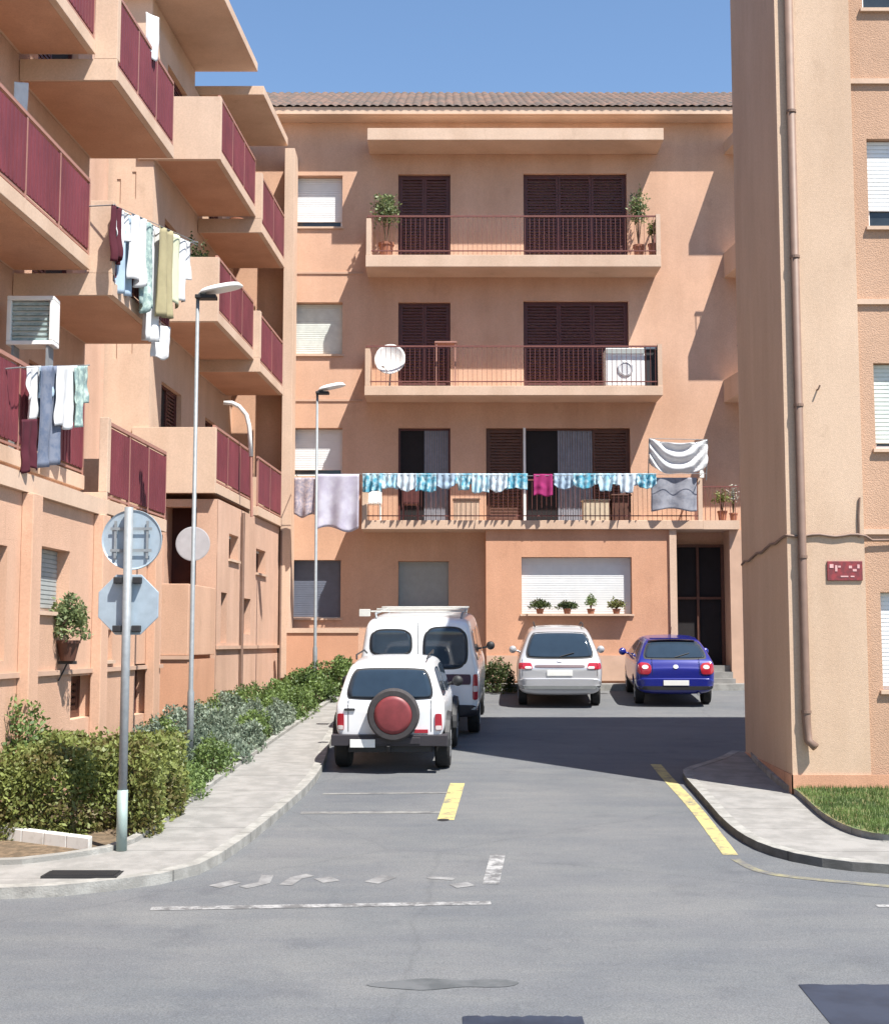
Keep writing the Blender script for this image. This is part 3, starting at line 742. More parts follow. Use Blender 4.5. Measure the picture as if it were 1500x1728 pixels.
# terrace wall in the gap, with the dark passage above
tw = thing('terrace_wall', 'low cream terrace wall with an orange plinth and small red door, between the two left blocks', 'wall', (MG(24, 0, .5)[0], 24, gz(24)))
x0, x1 = MG(24, 0, 1.9)[0], MG(24, 0, 0)[0]
zt_ = at(300, 985, 24).z; zm = at(300, 1106, 24).z
mb = MB(); mb.box(x0, x1, 24.0, 24.2, zm, zt_); mb.mbox(MG, 24.2, 26.1, zm, zt_, 0, .18); ob('wall', mb, M_ST, tw, bevel=.01)
mb = MB(); mb.box(x0-.02, x1+.02, 23.97, 24.22, zm-.07, zm-.002); ob('ledge', mb, M_LEDGE, tw)
mb = MB(); mb.box(x0, x1, 24.0, 24.2, gz(24)-.2, zm-.072); mb.mbox(MG, 24.23, 26.1, gz(24)-.2, zm-.072, 0, .18); ob('plinth', mb, M_STO, tw)
d0, d1 = at(236, 1160, 23.98).x, at(264, 1160, 23.98).x
mb = MB(); frame(mb, MF(23.95), d0, d1, gz(24)+.1, at(250, 1120, 24).z, .03, 0, .045); mb.box(d0+.03, d1-.03, 23.965, 23.99, gz(24)+.13, at(250, 1120, 24).z-.03); ob('door', mb, M_RED, tw)

# ================================================================== VEGETATION
def leafmat(name, c1, c2, c3, sc=2.4):
    m = bpy.data.materials.new(name); m.use_nodes = True; nt = m.node_tree; b = nt.nodes['Principled BSDF']
    b.inputs['Roughness'].default_value = .55
    g = nd(nt, 'ShaderNodeNewGeometry'); n = nd(nt, 'ShaderNodeTexNoise', Scale=sc, Detail=4.)
    nt.links.new(g.outputs['Position'], n.inputs['Vector'])
    ad = nd(nt, 'ShaderNodeMath', operation='MULTIPLY_ADD'); ad.inputs[1].default_value = .30; 
    nt.links.new(g.outputs['Random Per Island'], ad.inputs[0]); nt.links.new(n.outputs['Fac'], ad.inputs[2])
    r = nd(nt, 'ShaderNodeValToRGB'); e = r.color_ramp.elements; e[0].position = .45; e[0].color = (*c1, 1); e[1].position = .85; e[1].color = (*c3, 1)
    k = e.new(.63); k.color = (*c2, 1)
    nt.links.new(ad.outputs[0], r.inputs['Fac']); nt.links.new(r.outputs['Color'], b.inputs['Base Color'])
    tb = nd(nt, 'ShaderNodeBsdfTranslucent'); nt.links.new(r.outputs['Color'], tb.inputs['Color'])
    ms = nd(nt, 'ShaderNodeMixShader'); ms.inputs[0].default_value = .3; o = nt.nodes['Material Output']
    nt.links.new(b.outputs[0], ms.inputs[1]); nt.links.new(tb.outputs[0], ms.inputs[2]); nt.links.new(ms.outputs[0], o.inputs[0])
    return m
LF_H = leafmat('leaf_hedge', (.14, .115, .04), (.15, .175, .045), (.24, .28, .08))
LF_G = leafmat('leaf_green', (.06, .10, .03), (.11, .17, .045), (.19, .27, .08))
LF_L = leafmat('leaf_lavender', (.10, .14, .10), (.17, .22, .16), (.26, .31, .23))
LF_D = leafmat('leaf_dark', (.03, .045, .015), (.05, .075, .02), (.09, .12, .035))
LF_P = leafmat('leaf_pale', (.09, .12, .05), (.15, .20, .08), (.24, .28, .12))
M_TWIG = mat('twig', (.13, .085, .055), .9)
def leaf(mb, p, s, rnd, up=0.):
    d = Vector((rnd.gauss(0, 1), rnd.gauss(0, 1), rnd.gauss(0, 1)+up)).normalized(); a = d.orthogonal().normalized()
    a.rotate(Matrix.Rotation(rnd.random()*6.3, 3, d)); w = d.cross(a)
    q = p
    mb.add([q, q+d*s*.5+w*s*.28, q+d*s, q+d*s*.5-w*s*.28], [(0, 1, 2, 3)])
def foliage(n, size, f, seed, up=.3):
    rnd = random.Random(seed); mb = MB()
    for i in range(n):
        p = f(rnd)
        if p is not None: leaf(mb, p, size*rnd.uniform(.6, 1.3), rnd, up)
    return mb
def blobf(c, r, seed, shell=.35, rough=.22):
    c = Vector(c)
    def f(rnd):
        d = Vector((rnd.gauss(0, 1), rnd.gauss(0, 1), rnd.gauss(0, 1))).normalized()
        if d.z < -.25: d.z = abs(d.z)
        k = (1-shell*rnd.random()**1.6)*(1+rough*2*noise.noise(d*2.2+Vector((seed, 0, 0)))+.12*noise.noise(d*6+Vector((seed, 9, 0))))
        return c+Vector((d.x*r[0], d.y*r[1], d.z*r[2]))*k
    return f
def shrub(name, label, cat, c, r, n, size, m, seed, group=None, up=.3):
    t = thing(name, label, cat, c, group)
    mb = foliage(n, size, blobf(Vector(c)+Vector((0, 0, r[2]*.25)), r, seed), seed, up)
    ob('foliage', mb, m, t, recalc=False)
    tw_ = MB(); rnd = random.Random(seed)
    for k in range(9):
        a = rnd.random()*6.28; q = Vector(c)+Vector((cos(a)*r[0]*.55, sin(a)*r[1]*.55, r[2]*rnd.uniform(.5, .95)))
        tw_.tube([Vector(c)+Vector((0, 0, -.05)), Vector(c)*.5+q*.5+Vector((0, 0, .05)), q], [.02, .014, .006], 5)
    ob('stem', tw_, M_TWIG, t)
    return t
# clipped hedge at the corner
hx0, hx1, hy0, hy1 = -8.0, -3.15, 15.0, 17.0
def hedgef(rnd):
    face = rnd.random()
    x = rnd.uniform(hx0, hx1); y = rnd.uniform(hy0, hy1)
    # front edge runs back towards the right end
    yb = hy0+max(0, (x+4.2))*.95
    h = .99+.14*noise.noise(Vector((x*1.6, y*1.6, 3)))+.08*noise.noise(Vector((x*5, y*5, 1)))
    z = rnd.uniform(0, h)
    d = .3*rnd.random()**1.5
    if face < .45: z = h-d
    elif face < .85: y = yb+d+.10*noise.noise(Vector((x*2, z*2, 5)))
    else: x = hx1-d+.1*noise.noise(Vector((y*2, z*2, 8)))
    if y < yb-.1: return None
    edge = min(x-hx0, hx1-x, y-yb, hy1-y)
    if z > h-.25 and edge < .2: z -= (.2-edge)*rnd.random()*.9
    return Vector((x, y, gz(y)+.02+z))
t = thing('hedge', 'clipped yellow-green hedge with brown patches behind the sign post at the corner', 'hedge', (-5.2, 15.8, gz(15.8)))
ob('foliage', foliage(52000, .062, hedgef, 11), LF_H, t, recalc=False)
mb = MB(); rnd = random.Random(4)
for k in range(70):
    x = rnd.uniform(hx0, hx1-.2); y = rnd.uniform(hy0+max(0, x+4.2)*.95+.2, hy1-.1)
    mb.tube([(x, y, gz(y)-.05), (x+rnd.uniform(-.1, .1), y, gz(y)+.5), (x+rnd.uniform(-.2, .2), y+rnd.uniform(-.15, .15), gz(y)+.95)], [.016, .011, .005], 5)
ob('stem', mb, M_TWIG, t)
# lavender and shrubs in the strip along the wall
rnd = random.Random(21); k = 0
places = ['under the wall', 'beside the kerb', 'in the middle of the bed']
def inner_x(y):     # garden edge of the left pavement
    best = min(L_in, key=lambda p: abs(p[1]-y)+ (0 if p[0] > -4 else 50)); return best[0]
ords = ['first', 'second', 'third', 'fourth', 'fifth', 'sixth', 'seventh', 'eighth', 'ninth', 'tenth', 'eleventh', 'twelfth', 'thirteenth', 'fourteenth']
y = 17.5; i = 0
rows = []
while y < 27.3:
    xi = inner_x(y); xw = -5.85+DX*y+.25
    rows.append((y, xi, xw)); y += 1.02
for i, (y, xi, xw) in enumerate(rows):
    w = xi-xw
    for j, fr in enumerate((.16, .52, .86)):
        x = xw+w*fr+rnd.uniform(-.08, .08); yy = y+rnd.uniform(-.2, .2)
        green = (j == 2 and i in (0, 1, 2, 5, 8)) or (j == 0 and i % 3 == 0) or i >= 8
        hh = rnd.uniform(.36, .55)*(1.15 if j == 0 else .82 if j == 2 else 1)
        rr = (w*.22, .62, hh)
        hh *= 1-.035*i
        where = ['against the wall', 'in the middle of the bed', 'along the kerb'][j]
        if green: shrub('shrub', 'low green shrub %s, %s row from the hedge' % (where, ords[i]), 'shrub', (x, yy, gz(yy)), rr, 2300, .055, LF_G, i*7+j+1, 'low shrubs in the left bed')
        else: shrub('lavender_bush', 'grey-green lavender bush %s, %s row from the hedge' % (where, ords[i]), 'lavender bush', (x, yy, gz(yy)), rr, 2600, .06, LF_L, i*7+j+1, 'low shrubs in the left bed', up=1.2)
for (px, py, Yb, rx, rz, m_, lab) in ((520, 1130, 28.6, .62, .95, LF_G, 'bushy green shrub just behind the farther lamp post'), (577, 1120, 30.2, .5, 1.0, LF_G, 'green shrub left of the white van, under the low reddish wall'), (488, 1155, 27.6, .5, .6, LF_G, 'small green shrub by the foot of the far block, left of the farther lamp')):
    q = at(px, py, Yb); shrub('shrub', lab, 'shrub', (q.x, Yb, gz(Yb)), (rx, .6, rz*.66), 5200, .07, m_, int(px))
q = at(838, 1130, 31.6); shrub('shrub', 'dark green shrub between the van and the silver car', 'shrub', (q.x, 31.5, gz(31.5)), (.42, .35, .55), 3000, .06, LF_D, 77)
# taller plants by the near wall
q = at(8, 1120, 15.3); shrub('climbing_plant', 'tall bushy green plant at the near end of the left wall', 'plant', (q.x-.15, 15.9, gz(15.9)), (.5, .45, 1.25), 3300, .065, LF_G, 91)
q = at(100, 1075, 17.2)
t = thing('hanging_plant', 'bright green trailing plant in a pot below the grey shuttered window', 'plant', (-4.75, 17.3, q.z-.15))
mb = MB(); mb.lathe((-4.75, 17.3, q.z-.30), [(.09, 0), (.14, .22), (.155, .22), (.155, .26), (.12, .26)], 18); ob('pot', mb, M_BRN, t)
ob('foliage', foliage(1500, .06, blobf((-4.75, 17.3, q.z+.08), (.24, .24, .40), 5), 5), LF_P, t, recalc=False)
mb = MB(); mb.box(-4.86, -4.64, 17.27, 17.33, q.z-.34, q.z-.301); mb.tube([(-4.75, 17.3, q.z-.32), (-4.86, 17.3, q.z-.55)], .012, 6); ob('bracket', mb, M_BLACK, t)
# lawn grass tufts
rnd = random.Random(3); mb = MB()
for k in range(34000):
    x = rnd.uniform(4.3, 8.0); y = rnd.uniform(12.9, 17.75)
    bi = min(range(1, len(base)), key=lambda q: (base[q][0]-x)**2+(base[q][1]-y)**2); e0, e1 = base[bi-1], base[bi]
    if (e1[0]-e0[0])*(y-e0[1])-(e1[1]-e0[1])*(x-e0[0]) < .004: continue
    h = rnd.uniform(.03, .075); a = rnd.random()*6.28; z = gz(y)+.168
    mb.add([(x-.006*cos(a), y-.006*sin(a), z), (x+.006*cos(a), y+.006*sin(a), z), (x+rnd.uniform(-.02, .02), y+rnd.uniform(-.02, .02), z+h)], [(0, 1, 2)])
tag(ob('grass', mb, LF_G, recalc=False), 'short green grass on the lawn beside the right building', 'grass', kind='stuff')
# low reddish wall far left
wl = thing('garden_wall', 'low reddish-brown wall with a cream coping under the slate blind window', 'wall', (at(540, 1080, 32).x, 32, gz(32)))
x0, x1 = at(484, 1070, 32).x, at(604, 1070, 32).x
mb = MB(); mb.box(x0, x1, 32.0, 32.2, gz(32)-.2, at(540, 1068, 32).z); ob('wall', mb, M_STO, wl)
mb = MB(); mb.box(x0-.02, x1+.02, 31.97, 32.23, at(540, 1068, 32).z+.002, at(540, 1062, 32).z+.03); ob('coping', mb, M_TRIM, wl)
# white painted edging at the bottom left
mb = MB(); a = gp(150, 1450); b_ = gp(0, 1430); d_ = (b_-a); pts = [(a.x+d_.x*f, a.y+d_.y*f) for f in (0, .25, .5, .75, 1, 1.6, 2.4)]
for p, q in zip(pts, pts[1:]):
    mb.hexa([(p[0], p[1], gz(p[1])), (p[0], p[1]+.14, gz(p[1])), (q[0], q[1]+.14, gz(q[1])), (q[0], q[1], gz(q[1])), (p[0], p[1], gz(p[1])+.22), (p[0], p[1]+.14, gz(p[1])+.22), (q[0], q[1]+.14, gz(q[1])+.22), (q[0], q[1], gz(q[1])+.22)])
single('edging_wall', mb, mat('edging_white', (.62, .62, .60), .8, col2=(.45, .44, .41), scale=5, c2pos=(.3, .5)), 'low white painted edging wall in front of the hedge at bottom left', 'wall', bevel=.012)

# ================================================================== STREET FURNITURE
def street_lamp(x, y, htop, label, reach=.62):
    z0 = gz(y)+.0; t = thing('street_lamp', label, 'street lamp', (x, y, z0), 'grey street lamps')
    mb = MB(); mb.tube([(x, y, z0), (x, y, z0+1.2), (x, y, z0+1.25), (x, y, htop)], [.052, .048, .034, .026], 14); ob('pole', mb, M_STEEL, t, smooth=True)
    mb = MB(); mb.tube([(x, y, htop-.02), (x+.03, y-.01, htop+.03), (x+.12, y-.02, htop+.05)], .025, 10); ob('arm', mb, M_STEEL, t, smooth=True)
    n = 10; prof = []
    hb = MB(); rings = []
    for i in range(n+1):
        u = i/n; xx = x+.0+u*reach; w = .13*(1-abs(2*u-1)**3)**.5+.02; zc = htop+.02+u*.13; hh = .09*(1-abs(2*u-1)**3)**.5+.01
        rings.append([(xx, y+w*cos(a), zc+(hh*sin(a) if sin(a) > 0 else .0)) for a in [2*pi*k/14 for k in range(14)]])
    vs = [v for r in rings for v in r]; fs = [(i*14+k, i*14+(k+1) % 14, (i+1)*14+(k+1) % 14, (i+1)*14+k) for i in range(n) for k in range(14)]
    hb.add(vs, fs+[tuple(range(14)), tuple(n*14+k for k in range(14))])
    h = ob('head', hb, M_WHT, t, smooth=True)
    mb = MB(); mb.box(x-.03, x+reach*.42, y-.09, y+.09, htop-.045, htop+.012); ob('gear_box', mb, M_BLACK, h, bevel=.01)
    return t
l1 = gp(320, 1312); street_lamp(l1.x, l1.y, at(342, 500, l1.y).z, 'nearer grey street lamp with a white head, rising from the shrub bed on the left', .66)
l2 = gp(531, 1192); street_lamp(l2.x, l2.y, at(536, 662, l2.y).z, 'farther grey street lamp with a white head, standing left of the white van', .60)
# sign post with the backs of two signs
sp = gp(205, 1452); x, y = sp.x, sp.y; z0 = gz(y)+.1
st = thing('sign_post', 'grey pole showing the blank backs of a round sign above an octagonal sign', 'road sign', (x, y, z0))
zr1 = at(223, 910, y).z; zr2 = at(220, 1020, y).z
mb = MB(); mb.tube([(x, y, z0-.1), (x, y, zr1+.34)], .046, 16); ob('pole', mb, M_STEEL, st, smooth=True)
mb = MB(); mb.tube([(x, y, z0), (x, y, z0+.62)], .056, 16); ob('pole_sleeve', mb, mat('pole_green', (.30, .38, .36), .6, .2), st, smooth=True)
mb = MB(); mb.lathe((x+.02, y+.075, zr1), [(.30, 0), (.318, -.012), (.322, .012), (.30, .02)], 48, 'y'); sg = ob('round_sign', mb, M_SIGNB, st)
mb = MB()
for dx in (-.17, .17): mb.box(x+.02+dx-.012, x+.02+dx+.012, y+.045, y+.062, zr1-.2, zr1+.2)
mb.box(x-.2, x+.24, y+.04, y+.0449, zr1-.13, zr1-.10); mb.box(x-.2, x+.24, y+.04, y+.0449, zr1+.10, zr1+.13)
ob('bracket', mb, M_STEEL, sg)
mb = MB(); R8 = .345; mb.prism([(x+R8*cos(pi/8+k*pi/4), zr2+R8*sin(pi/8+k*pi/4)) for k in range(8)], y+.066, y+.086); sg = ob('octagonal_sign', mb, M_SIGNB, st, bevel=.006)
for dz in (-.255, .255):
    for dx in (-.10, .10): mb = MB(); mb.box(x+dx-.045, x+dx+.045, y-.02, y+.06, zr2+dz-.035, zr2+dz+.035); ob('clamp', mb, M_BLACK, sg, bevel=.008)
mb = MB()
for dz in (-.25, .25): mb.box(x-.10, x+.10, y+.058, y+.0655, zr2+dz-.02, zr2+dz+.02)
ob('bracket', mb, M_STEEL, sg)
# small round sign further along the bed
p = at(327, 918, 22.6); z0 = gz(22.6)
st = thing('round_sign', 'small pale round sign on a thin pole behind the nearer street lamp', 'road sign', (p.x, 22.6, z0))
mb = MB(); mb.tube([(p.x, 22.6, z0-.05), (p.x, 22.6, p.z+.3)], .03, 12); ob('pole', mb, M_STEEL, st, smooth=True)
mb = MB(); mb.lathe((p.x, 22.56, p.z), [(.27, 0), (.285, -.01), (.285, -.022), (.27, -.025)], 40, 'y'); ob('disc', mb, mat('sign_grey', (.42, .40, .41), .5, var=.12), st)

# ================================================================== CARS
def loft_body(st, W, H, belt, zb=.24, roofw=.74, sub=2, inset_c=.9):
    """st: (y, ztop, wfac, zbot) stations from the rear (y=0) to the nose"""
    rings = []
    for (y, zt, wf, zbo) in st:
        w = W/2*wf; bz = min(belt, zt-.05); g_ = max(0, min(1, (zt-bz-.05)/(H-belt-.05)))
        wr = w*(.93*(1-g_)+roofw*g_)
        pts = [(0, zbo), (w*.80, zbo), (w*.955, zbo+.10), (w, zbo+(bz-zbo)*.45), (w*.995, bz-.06), (w*.965, bz), (wr+(w*.95-wr)*.5, bz+(zt-bz)*.45), (wr, zt-.075*max(g_, .35)), (wr*.86, zt-.02), (0, zt)]
        rings.append([Vector((px_, y, pz)) for px_, pz in pts]+[Vector((-px_, y, pz)) for px_, pz in reversed(pts[1:-1])])
    def cap(r, y, k):
        c = sum((v for v in r), Vector())/len(r); return [Vector((c.x+(v.x-c.x)*k, y, c.z+(v.z-c.z)*k)) for v in r]
    R = [cap(rings[0], st[0][0]-.025, .45), cap(rings[0], st[0][0]-.02, .93)]+rings+[cap(rings[-1], st[-1][0]+.03, .88), cap(rings[-1], st[-1][0]+.04, .4)]
    n = len(R[0]); mb = MB()
    mb.add([v for r in R for v in r], [(i*n+k, i*n+(k+1) % n, (i+1)*n+(k+1) % n, (i+1)*n+k) for i in range(len(R)-1) for k in range(n)]+[tuple(range(n)), tuple((len(R)-1)*n+k for k in range(n))])
    me = bpy.data.meshes.new('b'); me.from_pydata(mb.v, [], mb.f)
    b = bmesh.new(); b.from_mesh(me); bmesh.ops.recalc_face_normals(b, faces=b.faces); b.to_mesh(me); b.free()
    return me, sub
def realise(me, sub, wells, wr):
    o = bpy.data.objects.new('tmp', me); COL.objects.link(o)
    s = o.modifiers.new('s', 'SUBSURF'); s.levels = sub; s.render_levels = sub
    cutters = []
    for (x, y, z) in wells:
        cm = bpy.data.meshes.new('c'); mb = MB(); mb.lathe((x, y, z), [(wr, -.16), (wr, .16)], 32, 'x'); cm.from_pydata(mb.v, [], mb.f)
        b = bmesh.new(); b.from_mesh(cm); bmesh.ops.recalc_face_normals(b, faces=b.faces); b.to_mesh(cm); b.free()
        c = bpy.data.objects.new('cut', cm); COL.objects.link(c); cutters.append(c)
        md = o.modifiers.new('b', 'BOOLEAN'); md.operation = 'DIFFERENCE'; md.object = c; md.solver = 'EXACT'
    bpy.context.view_layer.update()
    dg = bpy.context.evaluated_depsgraph_get(); res = bpy.data.meshes.new_from_object(o.evaluated_get(dg))
    for c in cutters: bpy.data.objects.remove(c)
    bpy.data.objects.remove(o)
    return res
def bvh_of(me):
    b = bmesh.new(); b.from_mesh(me); t = BVHTree.FromBMesh(b); b.free(); return t
def patch(bvh, corners, axis, offs=.008, rnd=.25, nu=18, nv=12, sgn=-1, depth=.02):
    """lay a rounded four-sided patch on the body; corners (u,v) bl, br, tr, tl; axis 'y' = rear/front, 'x' = side"""
    mb = MB(); P = []
    for j in range(nv+1):
        for i in range(nu+1):
            a, b = 2*i/nu-1, 2*j/nv-1
            k = 1-rnd*(abs(a)**3*abs(b)**3)*.35
            a, b = a*k, b*k
            u, v = (a+1)/2, (b+1)/2
            c = [Vector(q) for q in corners]
            q = (c[0]*(1-u)+c[1]*u)*(1-v)+(c[3]*(1-u)+c[2]*u)*v
            if axis == 'y': o_, d_ = Vector((q.x, sgn*6, q.y)), Vector((0, -sgn, 0))
            else: o_, d_ = Vector((sgn*4, q.x, q.y)), Vector((-sgn, 0, 0))
            h, nn, _, _ = bvh.ray_cast(o_, d_)
            if h is None:
                h = Vector((q.x, 0, q.y)) if axis == 'y' else Vector((0, q.x, q.y)); 
                if P: h = Vector((h.x, P[-1].y, h.z)) if axis == 'y' else Vector((P[-1].x, h.y, h.z))
                nn = -d_
            P.append(h.copy())
    out = -1 if (axis == 'y' and sgn < 0) or (axis == 'x' and sgn < 0) else 1
    ax = 1 if axis == 'y' else 0
    def sh_(p, o): r = p.copy(); r[ax] += out*o; return r
    top = [sh_(p, offs) for p in P]; low = [sh_(p, -depth) for p in P]; N = nu+1
    mb.add(top+low, [(j*N+i, j*N+i+1, (j+1)*N+i+1, (j+1)*N+i) for j in range(nv) for i in range(nu)])
    L = len(top); rim = [i for i in range(N)]+[j*N+nu for j in range(1, nv+1)]+[nv*N+i for i in range(nu-1, -1, -1)]+[j*N for j in range(nv-1, 0, -1)]
    for a, b in zip(rim, rim[1:]+rim[:1]): mb.f.append((a, b, b+L, a+L))
    return mb
def wheel(parent, x, y, r, w, alloy=True):
    s = 1 if x > 0 else -1
    mb = MB(); mb.lathe((x, y, r), [(r*.62, -w/2), (r*.93, -w/2), (r, -w*.36), (r, w*.36), (r*.93, w/2), (r*.62, w/2)], 32, 'x')
    t = ob('wheel', mb, M_TYRE, parent, local=True, smooth=False)
    mb = MB(); f = x+s*(w/2+.003)
    mb.lathe((x, y, r), [(r*.60, -w*.42), (r*.61, w*.42)], 28, 'x')
    ob('rim', mb, M_RIM, t, local=True)
    mb = MB()
    for k in range(6):
        a = k*pi/3; d = Vector((0, cos(a), sin(a))); e = Vector((0, -sin(a), cos(a))); c = Vector((x+s*w*.43, y, r))
        p = [c+e*.03, c-e*.03, c-e*.022+d*r*.6, c+e*.022+d*r*.6]
        mb.hexa(p+[q+Vector((s*.02, 0, 0)) for q in p])
    ob('spokes', mb, M_RIM, t, local=True)
def place_car(t, x, y, yaw=0.0, pitch=True):
    t.location = (x, y, gz(y)+.005); t.rotation_euler = (atan(SL) if pitch else 0, 0, yaw-atan(DX) if pitch else yaw)
def finish_car(t, me, paintm):
    me.name = 'body'; me.materials.clear(); me.materials.append(paintm)
    for p in me.polygons: p.use_smooth = True
    o = bpy.data.objects.new('body', me); COL.objects.link(o); o.parent = t
    e = o.modifiers.new('es', 'EDGE_SPLIT'); e.split_angle = radians(38)
    return o
def pp(name, parent, m, mb, smooth=False): return ob(name, mb, m, parent, smooth=smooth, local=True)
def mirror(parent, x, y, z, m):
    s = 1 if x > 0 else -1; mb = MB()
    mb.lathe((x+s*.10, y, z), [(.02, -.06), (.075, -.045), (.085, 0), (.075, .05), (.02, .07)], 14, 'y'); mb.tube([(x-s*.06, y+.02, z-.05), (x+s*.05, y+.01, z-.02)], .02, 8)
    pp('mirror', parent, m, mb, True)

def hatch(label, col, L, W, H, belt, kind):
    t = thing('parked_car', label, 'car')
    zb = .25
    if kind == 'silver':
        st = [(0, .86, .90, .30), (.05, .96, .965, .27), (.16, 1.10, .985, .25), (.38, H*.93, 1, .24), (.62, H-.01, 1, .24), (1.3, H, 1, .22), (2.1, H-.015, 1, .22), (2.6, H-.13, 1, .22), (3.15, belt+.12, .99, .22), (3.5, belt-.04, .97, .22), (L-.25, .74, .93, .22), (L-.03, .62, .84, .26)]
    else:
        st = [(0, .82, .89, .30), (.06, .95, .96, .27), (.14, 1.02, .985, .25), (.55, H*.955, 1, .24), (.80, H-.015, 1, .24), (1.3, H, 1, .22), (1.9, H-.01, 1, .22), (2.35, H-.11, 1, .22), (2.95, belt+.06, .99, .22), (3.3, belt-.05, .97, .22), (L-.25, .70, .92, .22), (L-.03, .58, .84, .26)]
    me, sub = loft_body(st, W, H, belt, roofw=.70)
    wy = (.72, L-.78); r = .295; xx = W/2-.13
    full = realise(me, sub, [], 0); bv = bvh_of(full)
    body = realise(me, sub, [(sx_*(W/2-.06), y_, r+.0) for sx_ in (-1, 1) for y_ in wy], r+.045)
    pm = paint('paint_'+kind, col, .35 if kind == 'silver' else .1)
    finish_car(t, body, pm)
    for sx_ in (-1, 1):
        for y_ in wy: wheel(t, sx_*xx, y_, r, .185)
    rw = W*.5
    zw0, zw1 = (1.03, H-.12) if kind == 'silver' else (1.0, H-.11)
    wb, wt_ = rw*.80, rw*.62
    pp('rear_seal', t, M_BLACK, patch(bv, [(-wb-.03, zw0-.03), (wb+.03, zw0-.03), (wt_+.03, zw1+.025), (-wt_-.03, zw1+.025)], 'y', .004))
    rwn = pp('rear_window', t, M_CARG, patch(bv, [(-wb, zw0), (wb, zw0), (wt_, zw1), (-wt_, zw1)], 'y', .010), True)
    h = bv.ray_cast(Vector((0, -6, zw0+.02)), Vector((0, 1, 0)))[0]; h2 = bv.ray_cast(Vector((.25, -6, zw0+.10)), Vector((0, 1, 0)))[0]
    mb = MB(); mb.tube([h+Vector((0, -.03, 0)), h2+Vector((.05, -.03, 0))], .009, 6); pp('wiper', rwn, M_BLACK, mb)
    # side glass
    for s in (-1, 1):
        for (y0, y1, y2, y3) in (((.62, 1.28, 1.25, .82),) if True else ()):
            pp('side_window', t, M_CARG, patch(bv, [(.50, belt+.03), (1.30, belt+.03), (1.32, H-.12), (.78, H-.14)], 'x', .006, sgn=s), True)
            pp('side_window', t, M_CARG, patch(bv, [(1.38, belt+.03), (2.55, belt+.03), (2.15, H-.13), (1.40, H-.12)], 'x', .006, sgn=s), True)
        mirror(t, s*(W/2-.01), 2.42, belt+.06, pm)
        pp('sill_trim', t, M_BLACK, patch(bv, [(1.05, .27), (L-1.15, .27), (L-1.15, .36), (1.05, .36)], 'x', .012, sgn=s))
    # windscreen
    pp('windscreen', t, M_CARG, patch(bv, [(-rw*.82, belt+.08), (rw*.82, belt+.08), (rw*.62, H-.13), (-rw*.62, H-.13)], 'y', .010, sgn=1), True)
    pp('grille', t, M_BLACK, patch(bv, [(-.35, .36), (.35, .36), (.35, .50), (-.35, .50)], 'y', .010, sgn=1))
    for s in (-1, 1): pp('headlight', t, M_CLEAR, patch(bv, [(s*.42, .50), (s*.72, .52), (s*.70, .66), (s*.45, .62)], 'y', .010, sgn=1))
    if kind == 'silver':
        for s in (-1, 1):
            l = pp('tail_light', t, M_TAIL, patch(bv, [(s*rw*.62, .80), (s*rw*.965, .80), (s*rw*.945, .93), (s*rw*.66, .93)], 'y', .012))
            pp('lens', l, M_CLEAR, patch(bv, [(s*rw*.64, .815), (s*rw*.80, .815), (s*rw*.80, .86), (s*rw*.66, .86)], 'y', .018, nu=8, nv=4))
        pp('tailgate_strip', t, mat('strip_dark', (.09, .05, .06), .5), patch(bv, [(-rw*.58, .835), (rw*.58, .835), (rw*.58, .885), (-rw*.58, .885)], 'y', .010))
        pp('bumper', t, pm, patch(bv, [(-rw*.96, .40), (rw*.96, .40), (rw*.965, .62), (-rw*.965, .62)], 'y', .055, rnd=.35), True)
        pp('bumper_trim', t, mat('trim_grey', (.20, .21, .21), .6), patch(bv, [(-rw*.94, .40), (rw*.94, .40), (rw*.95, .47), (-rw*.95, .47)], 'y', .062, rnd=.2))
        py_, pzv = None, (.68, .79)
        pp('number_plate', t, M_PLATE, patch(bv, [(-.26, .67), (.26, .67), (.26, .775), (-.26, .775)], 'y', .02, rnd=0))
        pp('badge', t, M_RIM, patch(bv, [(-.045, .95), (.045, .95), (.045, .99), (-.045, .99)], 'y', .02, nu=6, nv=6))
        for s in (-1, 1):
            mb = MB(); mb.tube([(s*.50, .75, H-.0), (s*.52, 1.0, H+.035), (s*.52, 1.9, H+.035), (s*.50, 2.1, H-.02)], .015, 8); pp('roof_rail', t, M_BLACK, mb)
    else:
        for s in (-1, 1):
            l = pp('tail_light', t, M_TAIL, patch(bv, [(s*rw*.62, .66), (s*rw*.97, .68), (s*rw*.93, .93), (s*rw*.60, .90)], 'y', .012, rnd=.7), True)
            pp('lens', l, M_CLEAR, patch(bv, [(s*rw*.68, .79), (s*rw*.84, .79), (s*rw*.83, .87), (s*rw*.68, .87)], 'y', .019, rnd=1, nu=8, nv=6))
        pp('bumper', t, pm, patch(bv, [(-rw*.96, .38), (rw*.96, .38), (rw*.965, .60), (-rw*.965, .60)], 'y', .055, rnd=.35), True)
        pp('bumper_trim', t, M_BLACK, patch(bv, [(-rw*.92, .36), (rw*.92, .36), (rw*.93, .44), (-rw*.93, .44)], 'y', .060, rnd=.2))
        pp('number_plate', t, M_PLATE, patch(bv, [(-.26, .455), (.26, .455), (.26, .56), (-.26, .56)], 'y', .072, rnd=0))
        pp('badge', t, M_RIM, patch(bv, [(-.05, .80), (.05, .80), (.05, .875), (-.05, .875)], 'y', .02, nu=8, nv=8, rnd=1))
        mb = MB(); mb.tube([(rw*.55, .05, .28), (rw*.55, -.07, .27)], .03, 10); pp('exhaust', t, M_RIM, mb)
        h = bv.ray_cast(Vector((0, .95, 5)), Vector((0, 0, -1)))[0]
